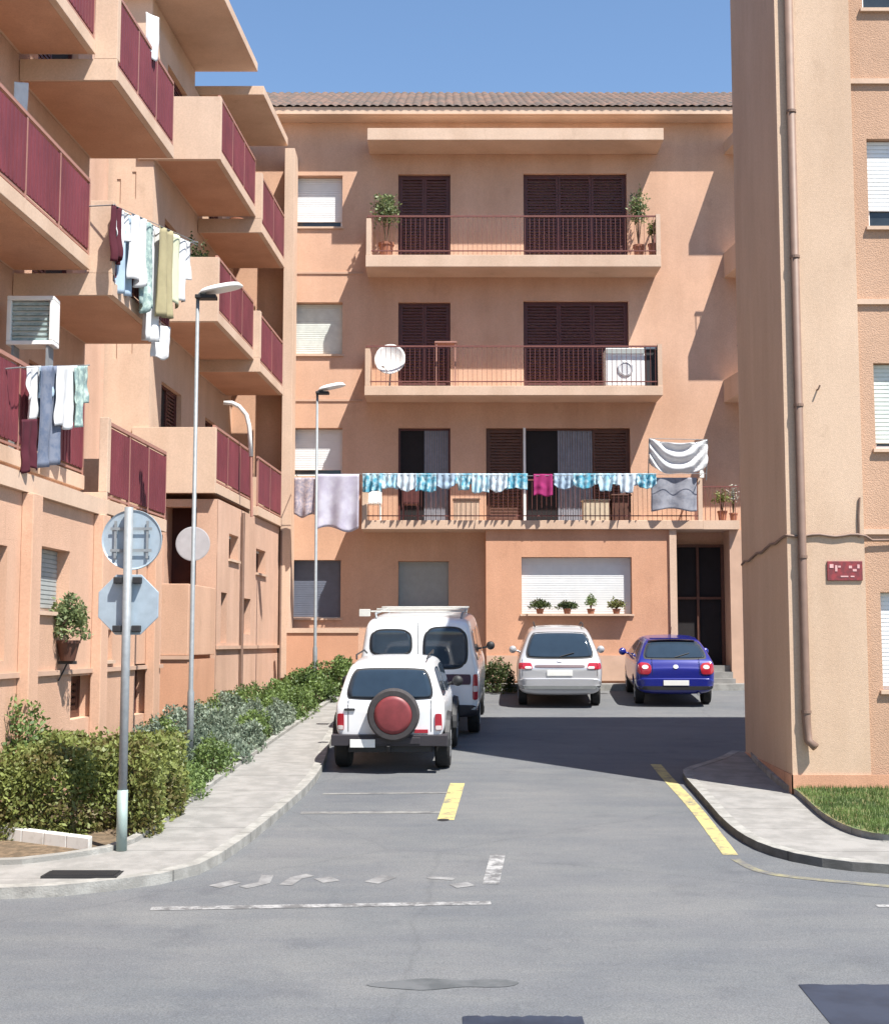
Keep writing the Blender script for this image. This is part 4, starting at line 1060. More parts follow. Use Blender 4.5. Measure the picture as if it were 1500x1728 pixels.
        mb = MB(); mb.tube([h, h+Vector((0, -.16, .22))], .005, 6); pp('aerial', t, M_BLACK, mb)
        mb = MB(); mb.mbox(lambda a, b, c: (a, b, c), -rw*.58, rw*.58, .52, .66, H-.045, H-.02); pp('spoiler', t, pm, mb)
    # tailgate shut lines
    mb = MB()
    for s in (-1, 1):
        for k in range(7):
            z = .66+k*.05; a = bv.ray_cast(Vector((s*rw*.86 if kind == 'silver' else s*rw*.585, -6, z)), Vector((0, 1, 0)))[0]
            if a: mb.box(a.x-.004, a.x+.004, a.y-.003, a.y+.006, z, z+.05)
    pp('shut_line', t, M_BLACK, mb)
    return t
sv = hatch('silver hatchback parked nose-in below the white shuttered bay window', (.50, .50, .52), 3.95, 1.78, 1.64, .98, 'silver')
q = gp(945, 1196); place_car(sv, q.x, q.y+.05)
bl_ = hatch('dark blue hatchback parked nose-in before the dark entrance', (.012, .018, .20), 3.85, 1.66, 1.42, .92, 'blue')
q = gp(1141, 1194); place_car(bl_, q.x, q.y+.05)

def jeep():
    t = thing('off_road_car', 'small white off-road car with a red-centred spare wheel on its back door', 'car')
    L, W, H, belt = 3.45, 1.62, 1.62, 1.02
    st = [(0, .98, .95, .44), (.03, 1.10, .975, .42), (.09, 1.30, .985, .42), (.19, 1.55, .99, .42), (.34, H-.01, .99, .42), (1.0, H, 1, .40), (1.75, H, 1, .40), (2.0, H-.10, 1, .40), (2.3, 1.16, .98, .40), (2.45, 1.04, .97, .40), (3.2, .96, .95, .40), (L-.02, .88, .92, .46)]
    me, sub = loft_body(st, W, H, belt, roofw=.76)
    full = realise(me, sub, [], 0); bv = bvh_of(full)
    r = .345; wy = (.62, 2.78)
    body = realise(me, sub, [(s*(W/2-.05), y, r+.02) for s in (-1, 1) for y in wy], r+.07)
    pm = paint('paint_white', (.74, .75, .77)); finish_car(t, body, pm)
    for s in (-1, 1):
        for y in wy: wheel(t, s*(W/2-.07), y, r, .22)
        for y in wy:                                  # flared arches
            mb = MB(); n = 14; vs = []
            for k in range(n+1):
                a = pi*k/n; 
                for (rr_, xo) in ((r+.05, W/2-.05), (r+.05, W/2+.06), (r+.11, W/2+.05), (r+.13, W/2-.02)): vs.append((s*xo, y+rr_*cos(a), r+.02+rr_*sin(a)))
            fs = [(k*4+j, k*4+(j+1) % 4, (k+1)*4+(j+1) % 4, (k+1)*4+j) for k in range(n) for j in range(4)]+[(0, 1, 2, 3), (n*4, n*4+1, n*4+2, n*4+3)]
            mb.add(vs, fs); pp('wheel_arch', t, M_BLACK, mb)
        for (a, b) in ((.30, .95), (1.02, 1.80)):
            pp('side_window', t, M_CARG, patch(bv, [(a, belt+.05), (b+(.28 if a > 1 else 0), belt+.05), (b, H-.14), (a+.04, H-.14)], 'x', .006, sgn=s), True)
        mirror(t, s*(W/2-.02), 2.1, belt+.12, M_BLACK)
        l = pp('tail_light', t, M_TAIL, patch(bv, [(s*.66, .62), (s*.765, .62), (s*.76, .86), (s*.66, .86)], 'y', .02))
        pp('lens', l, M_CLEAR, patch(bv, [(s*.67, .63), (s*.755, .63), (s*.755, .69), (s*.67, .69)], 'y', .027, nu=4, nv=4))
        pp('headlight', t, M_CLEAR, patch(bv, [(s*.45, .66), (s*.66, .66), (s*.66, .84), (s*.45, .84)], 'y', .012, sgn=1))
        mb = MB(); mb.tube([(s*.52, .35, H-.0), (s*.54, .5, H+.05), (s*.54, 1.5, H+.05), (s*.52, 1.7, H-.01)], .013, 8); pp('roof_rail', t, M_BLACK, mb)
    pp('rear_seal', t, M_BLACK, patch(bv, [(-.665, 1.05), (.665, 1.05), (.545, H-.115), (-.545, H-.115)], 'y', .004))
    rw_ = pp('rear_window', t, M_CARG, patch(bv, [(-.64, 1.075), (.64, 1.075), (.525, H-.14), (-.525, H-.14)], 'y', .011), True)
    mb = MB(); mb.box(-.10, .22, -.012, .0, 1.10, 1.115); pp('wiper', rw_, M_BLACK, mb)
    pp('windscreen', t, M_CARG, patch(bv, [(-.66, 1.14), (.66, 1.14), (.56, H-.12), (-.56, H-.12)], 'y', .010, sgn=1), True)
    pp('grille', t, M_BLACK, patch(bv, [(-.4, .66), (.4, .66), (.4, .82), (-.4, .82)], 'y', .010, sgn=1))
    mb = MB(); mb.box(-.84, .84, -.10, .10, .40, .56); mb.box(-.45, .45, -.12, -.101, .43, .53); b_ = ob('bumper', mb, mat('bumper_dark', (.03, .026, .032), .6), t, local=True, bevel=.03)
    mb = MB(); mb.box(-.60, .60, .0, .25, .30, .40); mb.tube([(.0, .1, .33), (0, -.16, .35), (0, -.20, .42)], .025, 8); pp('tow_bar', t, M_BLACK, mb)
    mb = MB(); mb.box(-.56, -.20, -.135, -.122, .385, .50); pp('number_plate', t, M_PLATE, mb)
    mb = MB(); mb.box(.36, .56, -.055, -.012, .585, .635); pp('fog_light', t, M_TAIL, mb)
    # spare wheel
    cx, cz, R = .07, .86, .375
    mb = MB(); mb.lathe((cx, 0, cz), [(R*.62, -.04), (R*.95, -.045), (R, -.085), (R, -.20), (R*.93, -.235), (R*.74, -.235), (R*.72, -.20)], 40, 'y'); sw = pp('spare_wheel', t, mat('tyre_dusty', (.045, .04, .042), .85, var=.25, scale=12), mb)
    mb = MB(); mb.lathe((cx, 0, cz), [(R*.735, -.18), (R*.725, -.238), (R*.58, -.25), (R*.3, -.258), (.01, -.26)], 36, 'y'); pp('wheel_cover', sw, mat('cover_red', (.20, .035, .04), .5, var=.2, scale=9), mb, True)
    # left vent / handle
    pp('door_handle', t, M_BLACK, patch(bv, [(-.66, .90), (-.50, .90), (-.50, .935), (-.66, .935)], 'y', .02, nu=6, nv=3))
    mb = MB()
    for x_ in (-.60, .60):
        for k in range(9): 
            z = .60+k*.05; a = bv.ray_cast(Vector((x_, -6, z)), Vector((0, 1, 0)))[0]
            if a: mb.box(x_-.005, x_+.005, a.y-.003, a.y+.006, z, z+.05)
    pp('shut_line', t, M_BLACK, mb)
    return t
jp = jeep(); q = gp(657, 1308); place_car(jp, q.x, q.y+.16)

def van():
    t = thing('parked_van', 'tall white van with square rear windows, parked in front of the small off-road car', 'van')
    L, W, H, belt = 4.5, 2.16, 2.10, 1.20
    st = [(0, H-.16, .94, .36), (.04, H-.08, .975, .33), (.16, H-.02, .99, .32), (.9, H, 1, .30), (2.6, H, 1, .30), (3.0, H-.10, 1, .30), (3.6, 1.42, .99, .30), (3.8, 1.25, .97, .30), (4.3, 1.0, .93, .30), (L, .80, .87, .36)]
    me, sub = loft_body(st, W, H, belt, roofw=.84)
    full = realise(me, sub, [], 0); bv = bvh_of(full); r = .33; wy = (.85, 3.65)
    body = realise(me, sub, [(s*(W/2-.06), y, r) for s in (-1, 1) for y in wy], r+.055)
    pm = paint('paint_van', (.74, .76, .78)); finish_car(t, body, pm)
    for s in (-1, 1):
        for y in wy: wheel(t, s*(W/2-.14), y, r, .21)
        a, b = (-.82, -.10) if s < 0 else (.10, .86)
        z0_, z1_ = (1.42, 1.86) if s < 0 else (1.20, 1.90)
        w_ = pp('rear_window', t, M_BLACK, patch(bv, [(a-.02, z0_-.02), (b+.02, z0_-.02), (b+.005, z1_+.02), (a+.005, z1_+.02)], 'y', .006, rnd=.6))
        pp('pane', w_, M_CARG, patch(bv, [(a+.01, z0_+.01), (b-.01, z0_+.01), (b-.02, z1_-.01), (a+.02, z1_-.01)], 'y', .013, rnd=.6), True)
        l = pp('tail_light', t, M_TAIL, patch(bv, [(s*.945, .66), (s*1.045, .66), (s*1.04, 1.10), (s*.955, 1.10)], 'y', .014))
        pp('lens', l, M_CLEAR, patch(bv, [(s*.955, .80), (s*1.035, .80), (s*1.035, .90), (s*.955, .90)], 'y', .02, nu=4, nv=4))
        for (u, v) in ((.35, 1.35), (1.45, 2.45), (2.55, 3.25)):
            pp('side_window', t, M_CARG, patch(bv, [(u, belt+.1), (v+(.35 if u > 2 else 0), belt+.1), (v, H-.28), (u, H-.28)], 'x', .006, sgn=s), True)
        mirror(t, s*(W/2), 3.5, belt+.16, M_BLACK)
        pp('headlight', t, M_CLEAR, patch(bv, [(s*.55, .62), (s*.82, .62), (s*.80, .82), (s*.58, .80)], 'y', .012, sgn=1))
        mb = MB(); mb.tube([(s*.74, .3, H-.05), (s*.76, .35, H+.03), (s*.76, 2.5, H+.03), (s*.74, 2.6, H-.05)], .018, 8); pp('roof_rail', t, M_STEEL, mb)
    mb = MB()
    for y_ in (.5, 1.5, 2.4): mb.box(-.86, .80, y_-.02, y_+.02, H+.05, H+.075)
    mb.box(-1.05, -.87, .36, .50, H-.02, H+.10)
    pp('roof_rack', t, mat('rack_pale', (.60, .60, .56), .5), mb)
    pp('windscreen', t, M_CARG, patch(bv, [(-.80, 1.34), (.80, 1.34), (.72, H-.18), (-.72, H-.18)], 'y', .010, sgn=1), True)
    pp('grille', t, M_BLACK, patch(bv, [(-.45, .58), (.45, .58), (.45, .78), (-.45, .78)], 'y', .010, sgn=1))
    pp('bumper', t, mat('bumper_dark', (.03, .026, .032), .6), patch(bv, [(-1.03, .36), (1.03, .36), (1.04, .58), (-1.04, .58)], 'y', .07, rnd=.25))
    pp('number_plate', t, M_PLATE, patch(bv, [(-.6, .66), (-.12, .66), (-.12, .78), (-.6, .78)], 'y', .02, rnd=0))
    pp('door_trim', t, mat('trim_plum', (.05, .018, .04), .5), patch(bv, [(.02, .92), (.92, .92), (.92, 1.10), (.02, 1.10)], 'y', .016, rnd=.1))
    mb = MB()
    for k in range(28):
        z = .6+k*.05; a = bv.ray_cast(Vector((0.01, -6, z)), Vector((0, 1, 0)))[0]
        if a: mb.box(.005, .013, a.y-.003, a.y+.006, z, z+.05)
    pp('shut_line', t, M_BLACK, mb)
    return t
vn = van(); place_car(vn, at(705, 1200, 23.75).x, 23.75)

# ================================================================== WASHING AND BALCONY OBJECTS
def cloth_mat(name, c, c2=None, sc=9): return mat('cloth_'+name, c, .9, col2=c2, scale=sc, var=.08, trans=.25)
def garment(name, label, cat, p0, p1, drop, m, kind='towel', seed=0, folds=3, amp=.03, group=None, sag=.0):
    """cloth hanging from p0-p1; both sheets of the fold over the line"""
    p0, p1 = Vector(p0), Vector(p1); w = (p1-p0); n = 22; m_ = 18
    side = Vector((0, 0, 1)).cross(w.normalized()); mb = MB(); idx = {}
    def low(u):
        if kind == 'towel': return drop*(1+.05*sin(u*7+seed))
        if kind == 'shirt': return drop*(.62 if (u < .2 or u > .8) else 1)
        if kind == 'trousers': return drop*(1 if abs(u-.5) > .07 else .38)
        if kind == 'swag': return drop*(.78+.22*sin(pi*u)+.06*sin(9*u))
        if kind == 'heap': return drop*(.72+.28*sin(pi*u))
        return drop
    for i in range(n+1):
        u = i/n; L = low(u)
        for j in range(m_+1):
            v = j/m_
            nar = 1
            if kind == 'trousers' : nar = 1-.10*v
            if kind == 'shirt': nar = 1-.04*v
            q = p0+w*(.5+(u-.5)*nar)
            off_ = side*(amp*(.25+v)*sin(u*2*pi*folds+seed*1.7+v*1.2)+.04*v*noise.noise(Vector((u*3+seed, v*3, seed))))
            if kind == 'swag': off_ = side*(.055*sin(15*(v-.55*(1-(2*u-1)**2)))+.02*noise.noise(Vector((u*5, v*5, seed))))
            z = -L*v-sag*4*u*(1-u)
            idx[i, j] = len(mb.v); mb.v.append(tuple(q+off_+Vector((0, 0, z))))
    for i in range(n):
        for j in range(m_): mb.f.append((idx[i, j], idx[i+1, j], idx[i+1, j+1], idx[i, j+1]))
    o = single(name, mb, m, label, cat, group, smooth=True)
    sl = o.modifiers.new('th', 'SOLIDIFY'); sl.thickness = .006
    return o
C_WH = cloth_mat('white', (.78, .79, .80)); C_LB = cloth_mat('pale_blue', (.42, .55, .68)); C_TQ = cloth_mat('turquoise', (.62, .80, .86), (.10, .40, .55), 8); C_SK = cloth_mat('sky_blue', (.35, .66, .82), (.68, .80, .86), 6); C_IC = cloth_mat('ice_blue', (.66, .76, .84))
C_MA = cloth_mat('maroon', (.09, .012, .025)); C_JE = cloth_mat('denim', (.14, .18, .27), (.22, .25, .33)); C_KH = cloth_mat('khaki', (.42, .37, .22)); C_YG = cloth_mat('pale_yellow', (.66, .68, .50))
C_MG = cloth_mat('magenta', (.40, .03, .17)); C_LI = cloth_mat('lilac', (.62, .61, .70), (.50, .47, .58), 3); C_GR = cloth_mat('grey', (.27, .28, .33), (.36, .37, .42), 8); C_NV = cloth_mat('navy', (.02, .03, .06)); C_MN = cloth_mat('mint', (.55, .68, .62), (.25, .36, .36), 12)
# washing on the near block, middle floor: a rack reaching out over the street
def onray(px, py, t, s): return at(px, py, t)
rk = thing('clothes_airer', 'wire clothes airer reaching out from the near left block, middle floor', 'clothes airer', at(250, 400, 20.6))
A0 = at(190, 345, 18.7); A1 = at(335, 410, 22.4)
mb = MB(); mb.tube([A0, A1], .006, 6); mb.tube([A0+Vector((0, .28, .02)), A1+Vector((-.05, .2, .02))], .006, 6)
for f_ in (0.02, .98): q = A0.lerp(A1, f_); mb.tube([q+Vector((.02, -.02, 0)), q+Vector((-.5, .15, .03))], .009, 6)
ob('wire', mb, M_STEEL, rk)
GG = 'washing on the near left block, middle floor'
specs = [(.00, .10, .78, C_MA, 'towel', 'dark maroon towel at the near end of the middle-floor airer', 'towel'),
 (.04, .19, .70, C_WH, 'shirt', 'white shirt hung next to the maroon towel', 'shirt'),
 (.10, .27, 1.22, C_LB, 'trousers', 'pale blue trousers hanging between white clothes on the left block', 'trousers'),
 (.20, .36, 1.02, C_WH, 'towel', 'white towel right of the pale blue trousers', 'towel'),
 (.32, .47, 1.36, C_MN, 'towel', 'mint and grey sheet hanging halfway along the airer', 'sheet'),
 (.40, .57, 1.82, C_WH, 'trousers', 'longest white trousers hanging lowest from the airer', 'trousers'),
 (.50, .66, 1.42, C_KH, 'trousers', 'khaki trousers hung beside the longest white pair', 'trousers'),
 (.60, .80, 1.15, C_YG, 'towel', 'pale yellow towel hung near the far end of the airer', 'towel'),
 (.73, .97, 1.05, C_WH, 'shirt', 'cream-white shirt at the far end of the airer', 'shirt'),
 (.15, .33, .66, C_GR, 'shirt', 'grey shirt behind the white towel on the airer', 'shirt'),
 (.66, .88, .86, C_KH, 'towel', 'khaki towel behind the pale yellow one on the airer', 'towel')]
for k, (u0, u1, dr, m_, kd, lab, cat) in enumerate(specs):
    garment(cat, lab, cat, A0.lerp(A1, u0)+Vector((-.05*(k % 3)-(.25 if k > 8 else 0), 0, 0)), A0.lerp(A1, u1)+Vector((-.05*(k % 3)-(.25 if k > 8 else 0), .02, 0)), dr, m_, kd, k+1, folds=2, amp=.05)
p_ = at(262, 560, 20.9); garment('towel', 'narrow white cloth dangling lowest of all below the airer', 'towel', at(258, 548, 20.8), at(288, 552, 21.1), .52, C_WH, 'towel', 4, 1)
mb = MB(); mb.tube([at(272, 552, 20.95), at(272, 415, 20.95)], .004, 5); ob('cord', mb, M_STEEL, rk)
# washing on the near block, lower floor
B0 = at(34, 620, 5.9/(716/2290+.0565)); B1 = at(152, 616, 5.9/(598/2290+.0565))
B0.x += .02
rk = thing('clothes_line', 'thin clothes line outside the lower red balcony of the near left block', 'clothes line', B0)
mb = MB(); mb.tube([B0, B1], .006, 6)
for q in (B0, B1): mb.tube([q, q+Vector((-.35, .05, -.02))], .009, 6)
ob('wire', mb, M_STEEL, rk)
for k, (px0, px1, t0_, dr, m_, kd, lab, cat) in enumerate([
 (46, 70, 17.0, .62, C_WH, 'shirt', 'white shirt at the near end of the lower washing line', 'shirt'),
 (66, 88, 17.3, .60, C_LB, 'shirt', 'white and blue shirt beside the jeans on the lower line', 'shirt'),
 (70, 108, 17.5, 1.18, C_JE, 'trousers', 'blue jeans hanging between the white shirts of the lower line', 'jeans'),
 (98, 132, 17.9, .74, C_WH, 'towel', 'large bright white towel on the lower line', 'towel'),
 (126, 148, 18.3, .76, C_MN, 'shirt', 'grey-green shirt at the far end of the lower line', 'shirt'),
 (36, 62, 16.8, .56, C_MA, 'towel', 'dark maroon cloth hanging low over the red balcony panels', 'cloth')]):
    y0 = 618 if k < 5 else 708; tl = lambda p: (5.93-.04*k)/((750-p)/2290+.0565)
    garment(cat, lab, cat, at(px0, y0, tl(px0)), at(px1, y0-1, tl(px1)), dr*1.08, m_, kd, k+20, folds=2)
# long washing line of the facing building
LG = 'cloths on the long line of the facing building'
x0, x1 = at(606, 800, YF-.3), at(1190, 800, YF-.3)
lt = thing('clothes_line', 'long washing line stretched along the lowest balcony of the facing building', 'clothes line', x0)
mb = MB(); mb.tube([at(498, 801, YF-.3), x0, at(900, 803, YF-.3), at(1192, 799, YF-.3)], .006, 6)
for px in (500, 620, 1183): q = at(px, 801, YF-.3); mb.tube([q, q+Vector((0, .36, .0))], .01, 6)
ob('wire', mb, M_STEEL, lt)
rnd = random.Random(12); px = 612; k = 0
on = ['first', 'second', 'third', 'fourth', 'fifth', 'sixth', 'seventh', 'eighth', 'ninth', 'tenth', 'eleventh', 'twelfth', 'thirteenth', 'fourteenth', 'fifteenth', 'sixteenth', 'seventeenth', 'eighteenth']
while px < 1082:
    w_ = rnd.uniform(26, 36); q = px+w_
    if 880 < px+w_/2 < 935 and not any(o.get('label', '').startswith('magenta') for o in COL.objects):
        garment('towel', 'magenta towel hanging among the blue cloths', 'towel', at(900, 800, YF-.3), at(932, 800, YF-.3), .52, C_MG, 'towel', 3, 2); px = 934; continue
    garment('cloth', '%s small blue cloth from the left on the long washing line' % on[k], 'cloth', at(px, 799, YF-.3+.02*(k % 2)), at(q+2, 799, YF-.3+.02*(k % 2)), rnd.uniform(.36, .48), (C_TQ, C_SK, C_IC, C_TQ, C_LB)[k % 5], rnd.choice(['towel', 'shirt', 'towel', 'heap']), k, 3, .05, LG); px = q; k += 1
garment('sheet', 'lilac bed sheet folded over the left end of the long line', 'sheet', at(533, 800, YF-.35), at(606, 800, YF-.35), 1.32, C_LI, 'towel', 9, 2, .06)
garment('sheet', 'pale patterned cloth left of the lilac sheet, behind the farther lamp pole', 'sheet', at(497, 806, YF-.3), at(532, 806, YF-.3), .92, cloth_mat('pattern', (.60, .50, .50), (.36, .33, .40), 16), 'towel', 5, 2)
garment('sheet', 'white sheet sagging in swags above the right end of the lowest balcony', 'sheet', at(1095, 740, YF-.2), at(1193, 742, YF-.2), .76, C_WH, 'swag', 6, 4, .10, sag=.10)
garment('blanket', 'grey blanket hung below the sagging white sheet', 'blanket', at(1098, 806, YF-.12), at(1175, 806, YF-.12), .78, C_GR, 'towel', 8, 2, .04)
mb = MB(); q0 = at(1095, 740, YF-.2); q1 = at(1193, 742, YF-.2); mb.tube([q0, q1], .008, 6)
for q in (q0, q1): mb.tube([q, (q.x, q.y+.24, q.z-.95)], .012, 6)
ob('frame', mb, M_STEEL, lt)

# satellite dish
q = at(658, 606, YF+.30); zf = a2.z
sd = thing('satellite_dish', 'white satellite dish on the middle balcony of the facing building', 'satellite dish', (q.x-.12, YF+.4, zf))
mb = MB(); n = 36; rings = 8; ax = Vector((-.10, -.95, .12)).normalized(); u_ = ax.orthogonal().normalized(); v_ = ax.cross(u_)
c0 = Vector(q)
mb.v.append(tuple(c0-ax*.09))
for i in range(1, rings+1):
    rr_ = .385*i/rings
    for k in range(n): mb.v.append(tuple(c0+(u_*cos(2*pi*k/n)*1.0+v_*sin(2*pi*k/n)*1.0)*rr_*1.0+ax*(-.09+.09*(i/rings)**2)))
for k in range(n): mb.f.append((0, 1+k, 1+(k+1) % n))
for i in range(rings-1):
    for k in range(n): mb.f.append((1+i*n+k, 1+i*n+(k+1) % n, 1+(i+1)*n+(k+1) % n, 1+(i+1)*n+k))
d = ob('reflector', mb, M_WHT, sd, smooth=True); sm = d.modifiers.new('t', 'SOLIDIFY'); sm.thickness = .012
mb = MB(); tip = c0+ax*.34+Vector((-.12, 0, -.30)); mb.tube([c0-ax*.1+Vector((0, 0, -.30)), tip], .012, 8); mb.tube([tip, tip+(c0-tip).normalized()*.09], .035, 10); ob('feed_arm', mb, M_WHT, sd)
mb = MB(); mb.tube([c0-ax*.11, c0-ax*.2+Vector((0, 0, -.1)), (q.x-.02, YF+.50, zf+.02)], .022, 10); mb.box(q.x-.2, q.x+.2, YF+.3, YF+.68, zf+.001, zf+.03); ob('stand', mb, M_STEEL, sd)
# small table / stool
q = at(752, 580, YF+.4); t = thing('side_table', 'small pale table on thin legs on the middle balcony, right of the satellite dish', 'table', (q.x, YF+.5, zf))
mb = MB(); mb.box(q.x-.27, q.x+.27, YF+.2, YF+.6, q.z-.02, q.z+.02); ob('table_top', mb, M_RAIL, t, bevel=.005)
for dx in (-.24, .22):
    for dy in (.22, .55): mb = MB(); mb.box(q.x+dx, q.x+dx+.03, YF+dy, YF+dy+.03, zf+.001, q.z-.021); ob('leg', mb, M_RAIL, t)
# washing machine on balcony
a_ = at(1020, 590, YF+.35); b_ = at(1086, 645, YF+.35)
t = thing('washing_machine', 'white washing machine at the right end of the middle balcony', 'washing machine', ((a_.x+b_.x)/2, YF+.6, zf))
mb = MB(); mb.box(a_.x, b_.x, YF+.16, YF+.72, zf+.03, a_.z); ob('cabinet', mb, M_WHT, t, bevel=.015)
mb = MB(); mb.box(a_.x+.01, b_.x-.01, YF+.145, YF+.159, a_.z-.14, a_.z-.02); ob('control_panel', mb, M_GREYB, t)
mb = MB(); mb.lathe(((a_.x+b_.x)/2, YF+.155, (zf+a_.z)/2-.03), [(.19, 0), (.19, -.02), (.15, -.03), (.14, -.015)], 30, 'y'); ob('door', mb, mat('pale_grey', (.6, .61, .62), .4), t)
mb = MB()
for fx_ in (a_.x+.06, b_.x-.10):
    mb.box(fx_, fx_+.04, YF+.20, YF+.24, zf+.001, zf+.03); mb.box(fx_, fx_+.04, YF+.62, YF+.66, zf+.001, zf+.03)
ob('foot', mb, M_BLACK, t)
t = thing('storage_box', 'dark box under a blue-grey cover, right of the washing machine', 'box', (b_.x+.17, YF+.6, zf))
mb = MB(); mb.box(b_.x+.03, b_.x+.33, YF+.16, YF+.66, zf+.001, a_.z-.05); ob('box', mb, M_BLACK, t, bevel=.01)
mb = MB(); mb.box(b_.x-.0, b_.x+.36, YF+.12, YF+.72, a_.z-.045, a_.z+.05); ob('cover', mb, cloth_mat('slate', (.20, .25, .32)), t, bevel=.02)
# plants on upper balcony
def potplant(label, x, y, z, ph, pr, fr, n, m, seed, sz=.06, name='potted_plant', cf=.95):
    t = thing(name, label, 'plant', (x, y, z))
    mb = MB(); mb.lathe((x, y, z+.002), [(pr*.7, 0), (pr*.95, ph*.85), (pr*1.05, ph*.85), (pr*1.05, ph), (pr*.85, ph), (pr*.8, ph*.9)], 20); ob('pot', mb, M_POT, t)
    mb = MB(); rnd = random.Random(seed)
    for k in range(6):
        a = rnd.random()*6.28; mb.tube([(x, y, z+ph*.85), (x+cos(a)*fr[0]*.3, y+sin(a)*fr[1]*.3, z+ph+fr[2]*.8), (x+cos(a)*fr[0]*.6, y+sin(a)*fr[1]*.6, z+ph+fr[2]*1.5)], [.012, .009, .004], 5)
    ob('stem', mb, M_TWIG, t)
    ob('foliage', foliage(n, sz, blobf((x, y, z+ph+fr[2]*cf), fr, seed, shell=.9), seed), m, t, recalc=False)
    return t
z3 = a3.z
q = at(652, 360, YF+.4); potplant('tall green plant at the left end of the top balcony', q.x, YF+.45, z3, .42, .19, (.33, .28, .66), 1000, LF_P, 31, .085)
q = at(1078, 350, YF+.4); potplant('feathery pale green plant at the right end of the top balcony', q.x, YF+.55, z3, .40, .14, (.24, .22, .72), 620, LF_P, 32, .085)
q = at(1100, 380, YF+.3); potplant('small reddish plant in front of the feathery one on the top balcony', q.x, YF+.25, z3, .34, .12, (.14, .14, .28), 260, LF_H, 33, .07)
# pots on bay sill
for k, (px, m_, fr) in enumerate(((911, LF_D, .25), (957, LF_D, .26), (997, LF_G, .13), (1040, LF_H, .23))):
    q = at(px, 1036, YF-.02); potplant('%s plant pot from the left on the sill of the bay window' % on[k], q.x, YF-.02+.02, bh[2]+.0, .12, .10, (fr, .15, (.15, .13, .20, .15)[k]), (900, 1000, 420, 700)[k], m_, 41+k, .055, cf=(.35, .25, .6, .4)[k])
mb = MB(); mb.box(at(890, 1036, YF).x, at(1062, 1036, YF).x, YF-.12, YF+.118, bh[2]-.05, bh[2]-.002); ob('sill_shelf', mb, M_TRIM, fac)
# things behind the rail of the lowest balcony
z1 = a1.z
q = at(630, 850, YF+.5)
def chair(label, x, y, z, m):
    t = thing('chair', label, 'chair', (x, y, z)); mb = MB(); mb.box(x-.2, x+.2, y-.2, y+.2, z+.42, z+.46); ob('seat', mb, m, t, bevel=.01)
    mb = MB(); mb.box(x-.2, x+.2, y+.17, y+.2, z+.46, z+.86); ob('backrest', mb, m, t, bevel=.01)
    for dx in (-.19, .16):
        for dy in (-.19, .16): mb = MB(); mb.box(x+dx, x+dx+.03, y+dy, y+dy+.03, z+.001, z+.42); ob('leg', mb, m, t)
chair('white plastic chair at the left end of the lowest balcony', q.x, YF+.45, z1, M_WHT)
q = at(690, 850, YF+.5); chair('dark chair before the open door of the lowest balcony', q.x+.05, YF+.45, z1, M_DRED)
for (px0, px1, h_, m_, nm, lab, cat) in ((765, 808, .52, M_TRIM, 'storage_box', 'cream storage box on the lowest balcony between the two door openings', 'box'), (982, 1026, .50, mat('box_beige', (.55, .45, .33), .8), 'crate', 'beige crate on the lowest balcony left of the grey blanket', 'crate'), (1030, 1062, .62, M_BRN, 'cabinet', 'brown cabinet on the lowest balcony beside the beige crate', 'cabinet')):
    a_ = at(px0, 850, YF+.5); b_ = at(px1, 850, YF+.5); t = thing(nm, lab, cat, ((a_.x+b_.x)/2, YF+.6, z1))
    mb = MB(); mb.box(a_.x, b_.x, YF+.25, YF+.62, z1+.001, z1+h_); ob('body', mb, m_, t, bevel=.015)
    mb = MB(); mb.box(a_.x-.02, b_.x+.02, YF+.23, YF+.64, z1+h_+.001, z1+h_+.035); ob('lid', mb, m_, t, bevel=.008)
q = at(1218, 850, YF+.4); potplant('reddish potted plant on the short balcony right of the white divider', q.x, YF+.4, z1, .26, .12, (.22, .2, .26), 420, LF_H, 61)
q = at(1238, 840, YF+.4); potplant('pale potted plant at the far right end of the lowest balcony', q.x, YF+.5, z1, .22, .1, (.12, .12, .36), 260, mat('blossom', (.55, .45, .48), .7, col2=(.25, .3, .18), scale=30), 62)
# left block objects
q = MS(-6.5)(30.6, 0, 0); potplant('leafy plant on the top balcony of the far left block, beside its pillar', q[0], 30.6, CAMZ+9.36, .35, .17, (.30, .3, .6), 900, LF_P, 71, .08)
q = MS(-6.5)(26.7, 0, 0); potplant('dark plant behind the cream parapet of the far left block, middle floor', q[0], 26.7, CAMZ+6.45, .35, .17, (.35, .3, .62), 900, LF_D, 72, .08)
# white hooked vent pipe on lower balcony of far block
q = at(424, 850, 28.2); t = thing('vent_pipe', 'white hook-shaped pipe before the lower red panels of the far left block', 'pipe', (q.x, 28.2, CAMZ+3.1))
pts = [at(425, 872, 28.2), at(424, 770, 28.2), at(421, 720, 28.2), at(416, 700, 28.2), at(404, 686, 28.2), at(392, 680, 28.2), at(378, 680, 28.2)]
mb = MB(); mb.tube(pts[1:], .045, 12); ob('hook', mb, M_WHT, t, smooth=True)
mb = MB(); mb.tube([pts[0], pts[1]], .03, 10); ob('pole', mb, M_RAIL, t)
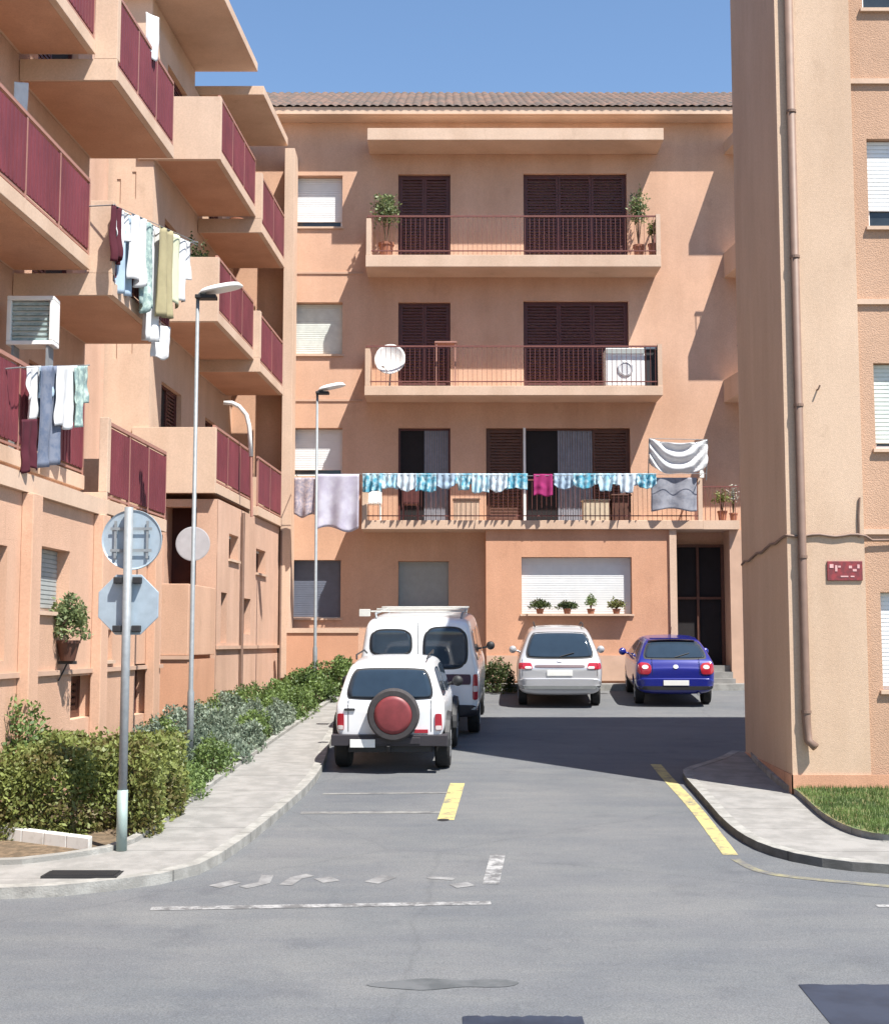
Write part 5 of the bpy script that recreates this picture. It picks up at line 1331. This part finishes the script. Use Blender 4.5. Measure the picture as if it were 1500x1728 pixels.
# air conditioner / window box under the soffit at far left
q = at(55, 543, 18.3); t = thing('air_conditioner', 'white framed grey-green outdoor unit on the lower balcony of the near left block', 'air conditioner', (q.x, 18.3, q.z-.45))
mb = MB(); frame(mb, MF(18.2), q.x-.32, q.x+.32, q.z-.34, q.z+.34, .06, 0, .3); mb.box(q.x-.26, q.x+.26, 18.3, 18.5, q.z-.28, q.z+.28); ob('casing', mb, M_WHT, t, bevel=.01)
mb = MB()
for k in range(8): mb.box(q.x-.258, q.x+.258, 18.25, 18.28, q.z-.27+k*.07, q.z-.235+k*.07)
ob('louvre', mb, cloth_mat('louvre', (.30, .42, .42), (.5, .6, .6), 8), t)
mb = MB(); 
for dx in (-.25, .22): mb.box(q.x+dx, q.x+dx+.03, 18.22, 18.48, CAMZ+2.34, q.z-.341)
ob('bracket', mb, M_STEEL, t)
# hanging white cloths high on the left
garment('cloth', 'white cloth on the topmost near-left balcony, close to the top of the view', 'cloth', at(246, 20, 20.6), at(268, 30, 21.0), .72, C_WH, 'towel', 3, 1)
garment('cloth', 'white cloth hanging behind the red panels at the left edge, middle floor', 'cloth', at(24, 138, 17.6), at(48, 140, 17.9), .62, C_WH, 'towel', 7, 1)

# ================================================================== LIGHT, SKY, CAMERA
Ld = Vector((-.95, 1, -2.35)).normalized()
sun = bpy.data.lights.new('sun', 'SUN'); sun.energy = 5.0; sun.angle = radians(.5); sun.color = (1, .955, .88)
so = bpy.data.objects.new('sun', sun); COL.objects.link(so); so.rotation_euler = Ld.to_track_quat('-Z', 'Y').to_euler(); so.location = (20, -20, 40)
w = bpy.data.worlds.new('World'); SC.world = w; w.use_nodes = True; nt = w.node_tree
bg = nt.nodes['Background']; sk = nt.nodes.new('ShaderNodeTexSky'); sk.sky_type = 'NISHITA'; sk.sun_disc = False
sk.sun_elevation = radians(59.6); sk.sun_rotation = atan2(.95, -1); sk.air_density = 1.15; sk.dust_density = 0; sk.ozone_density = 4.5; sk.altitude = 100
nt.links.new(sk.outputs[0], bg.inputs[0]); bg.inputs[1].default_value = .09
cam = bpy.data.cameras.new('camera'); cam.sensor_fit = 'VERTICAL'; cam.sensor_height = 24; cam.lens = 24*F/1728; cam.clip_end = 2000; cam.clip_start = .1
co = bpy.data.objects.new('camera', cam); COL.objects.link(co); co.location = (0, 0, CAMZ); co.rotation_euler = (radians(90)+PIT, 0, 0)
SC.camera = co
SC.view_settings.view_transform = 'Standard'; SC.view_settings.look = 'None'; SC.view_settings.exposure = 1.02; SC.view_settings.gamma = 1
SC.render.resolution_x = 888; SC.render.resolution_y = 1024
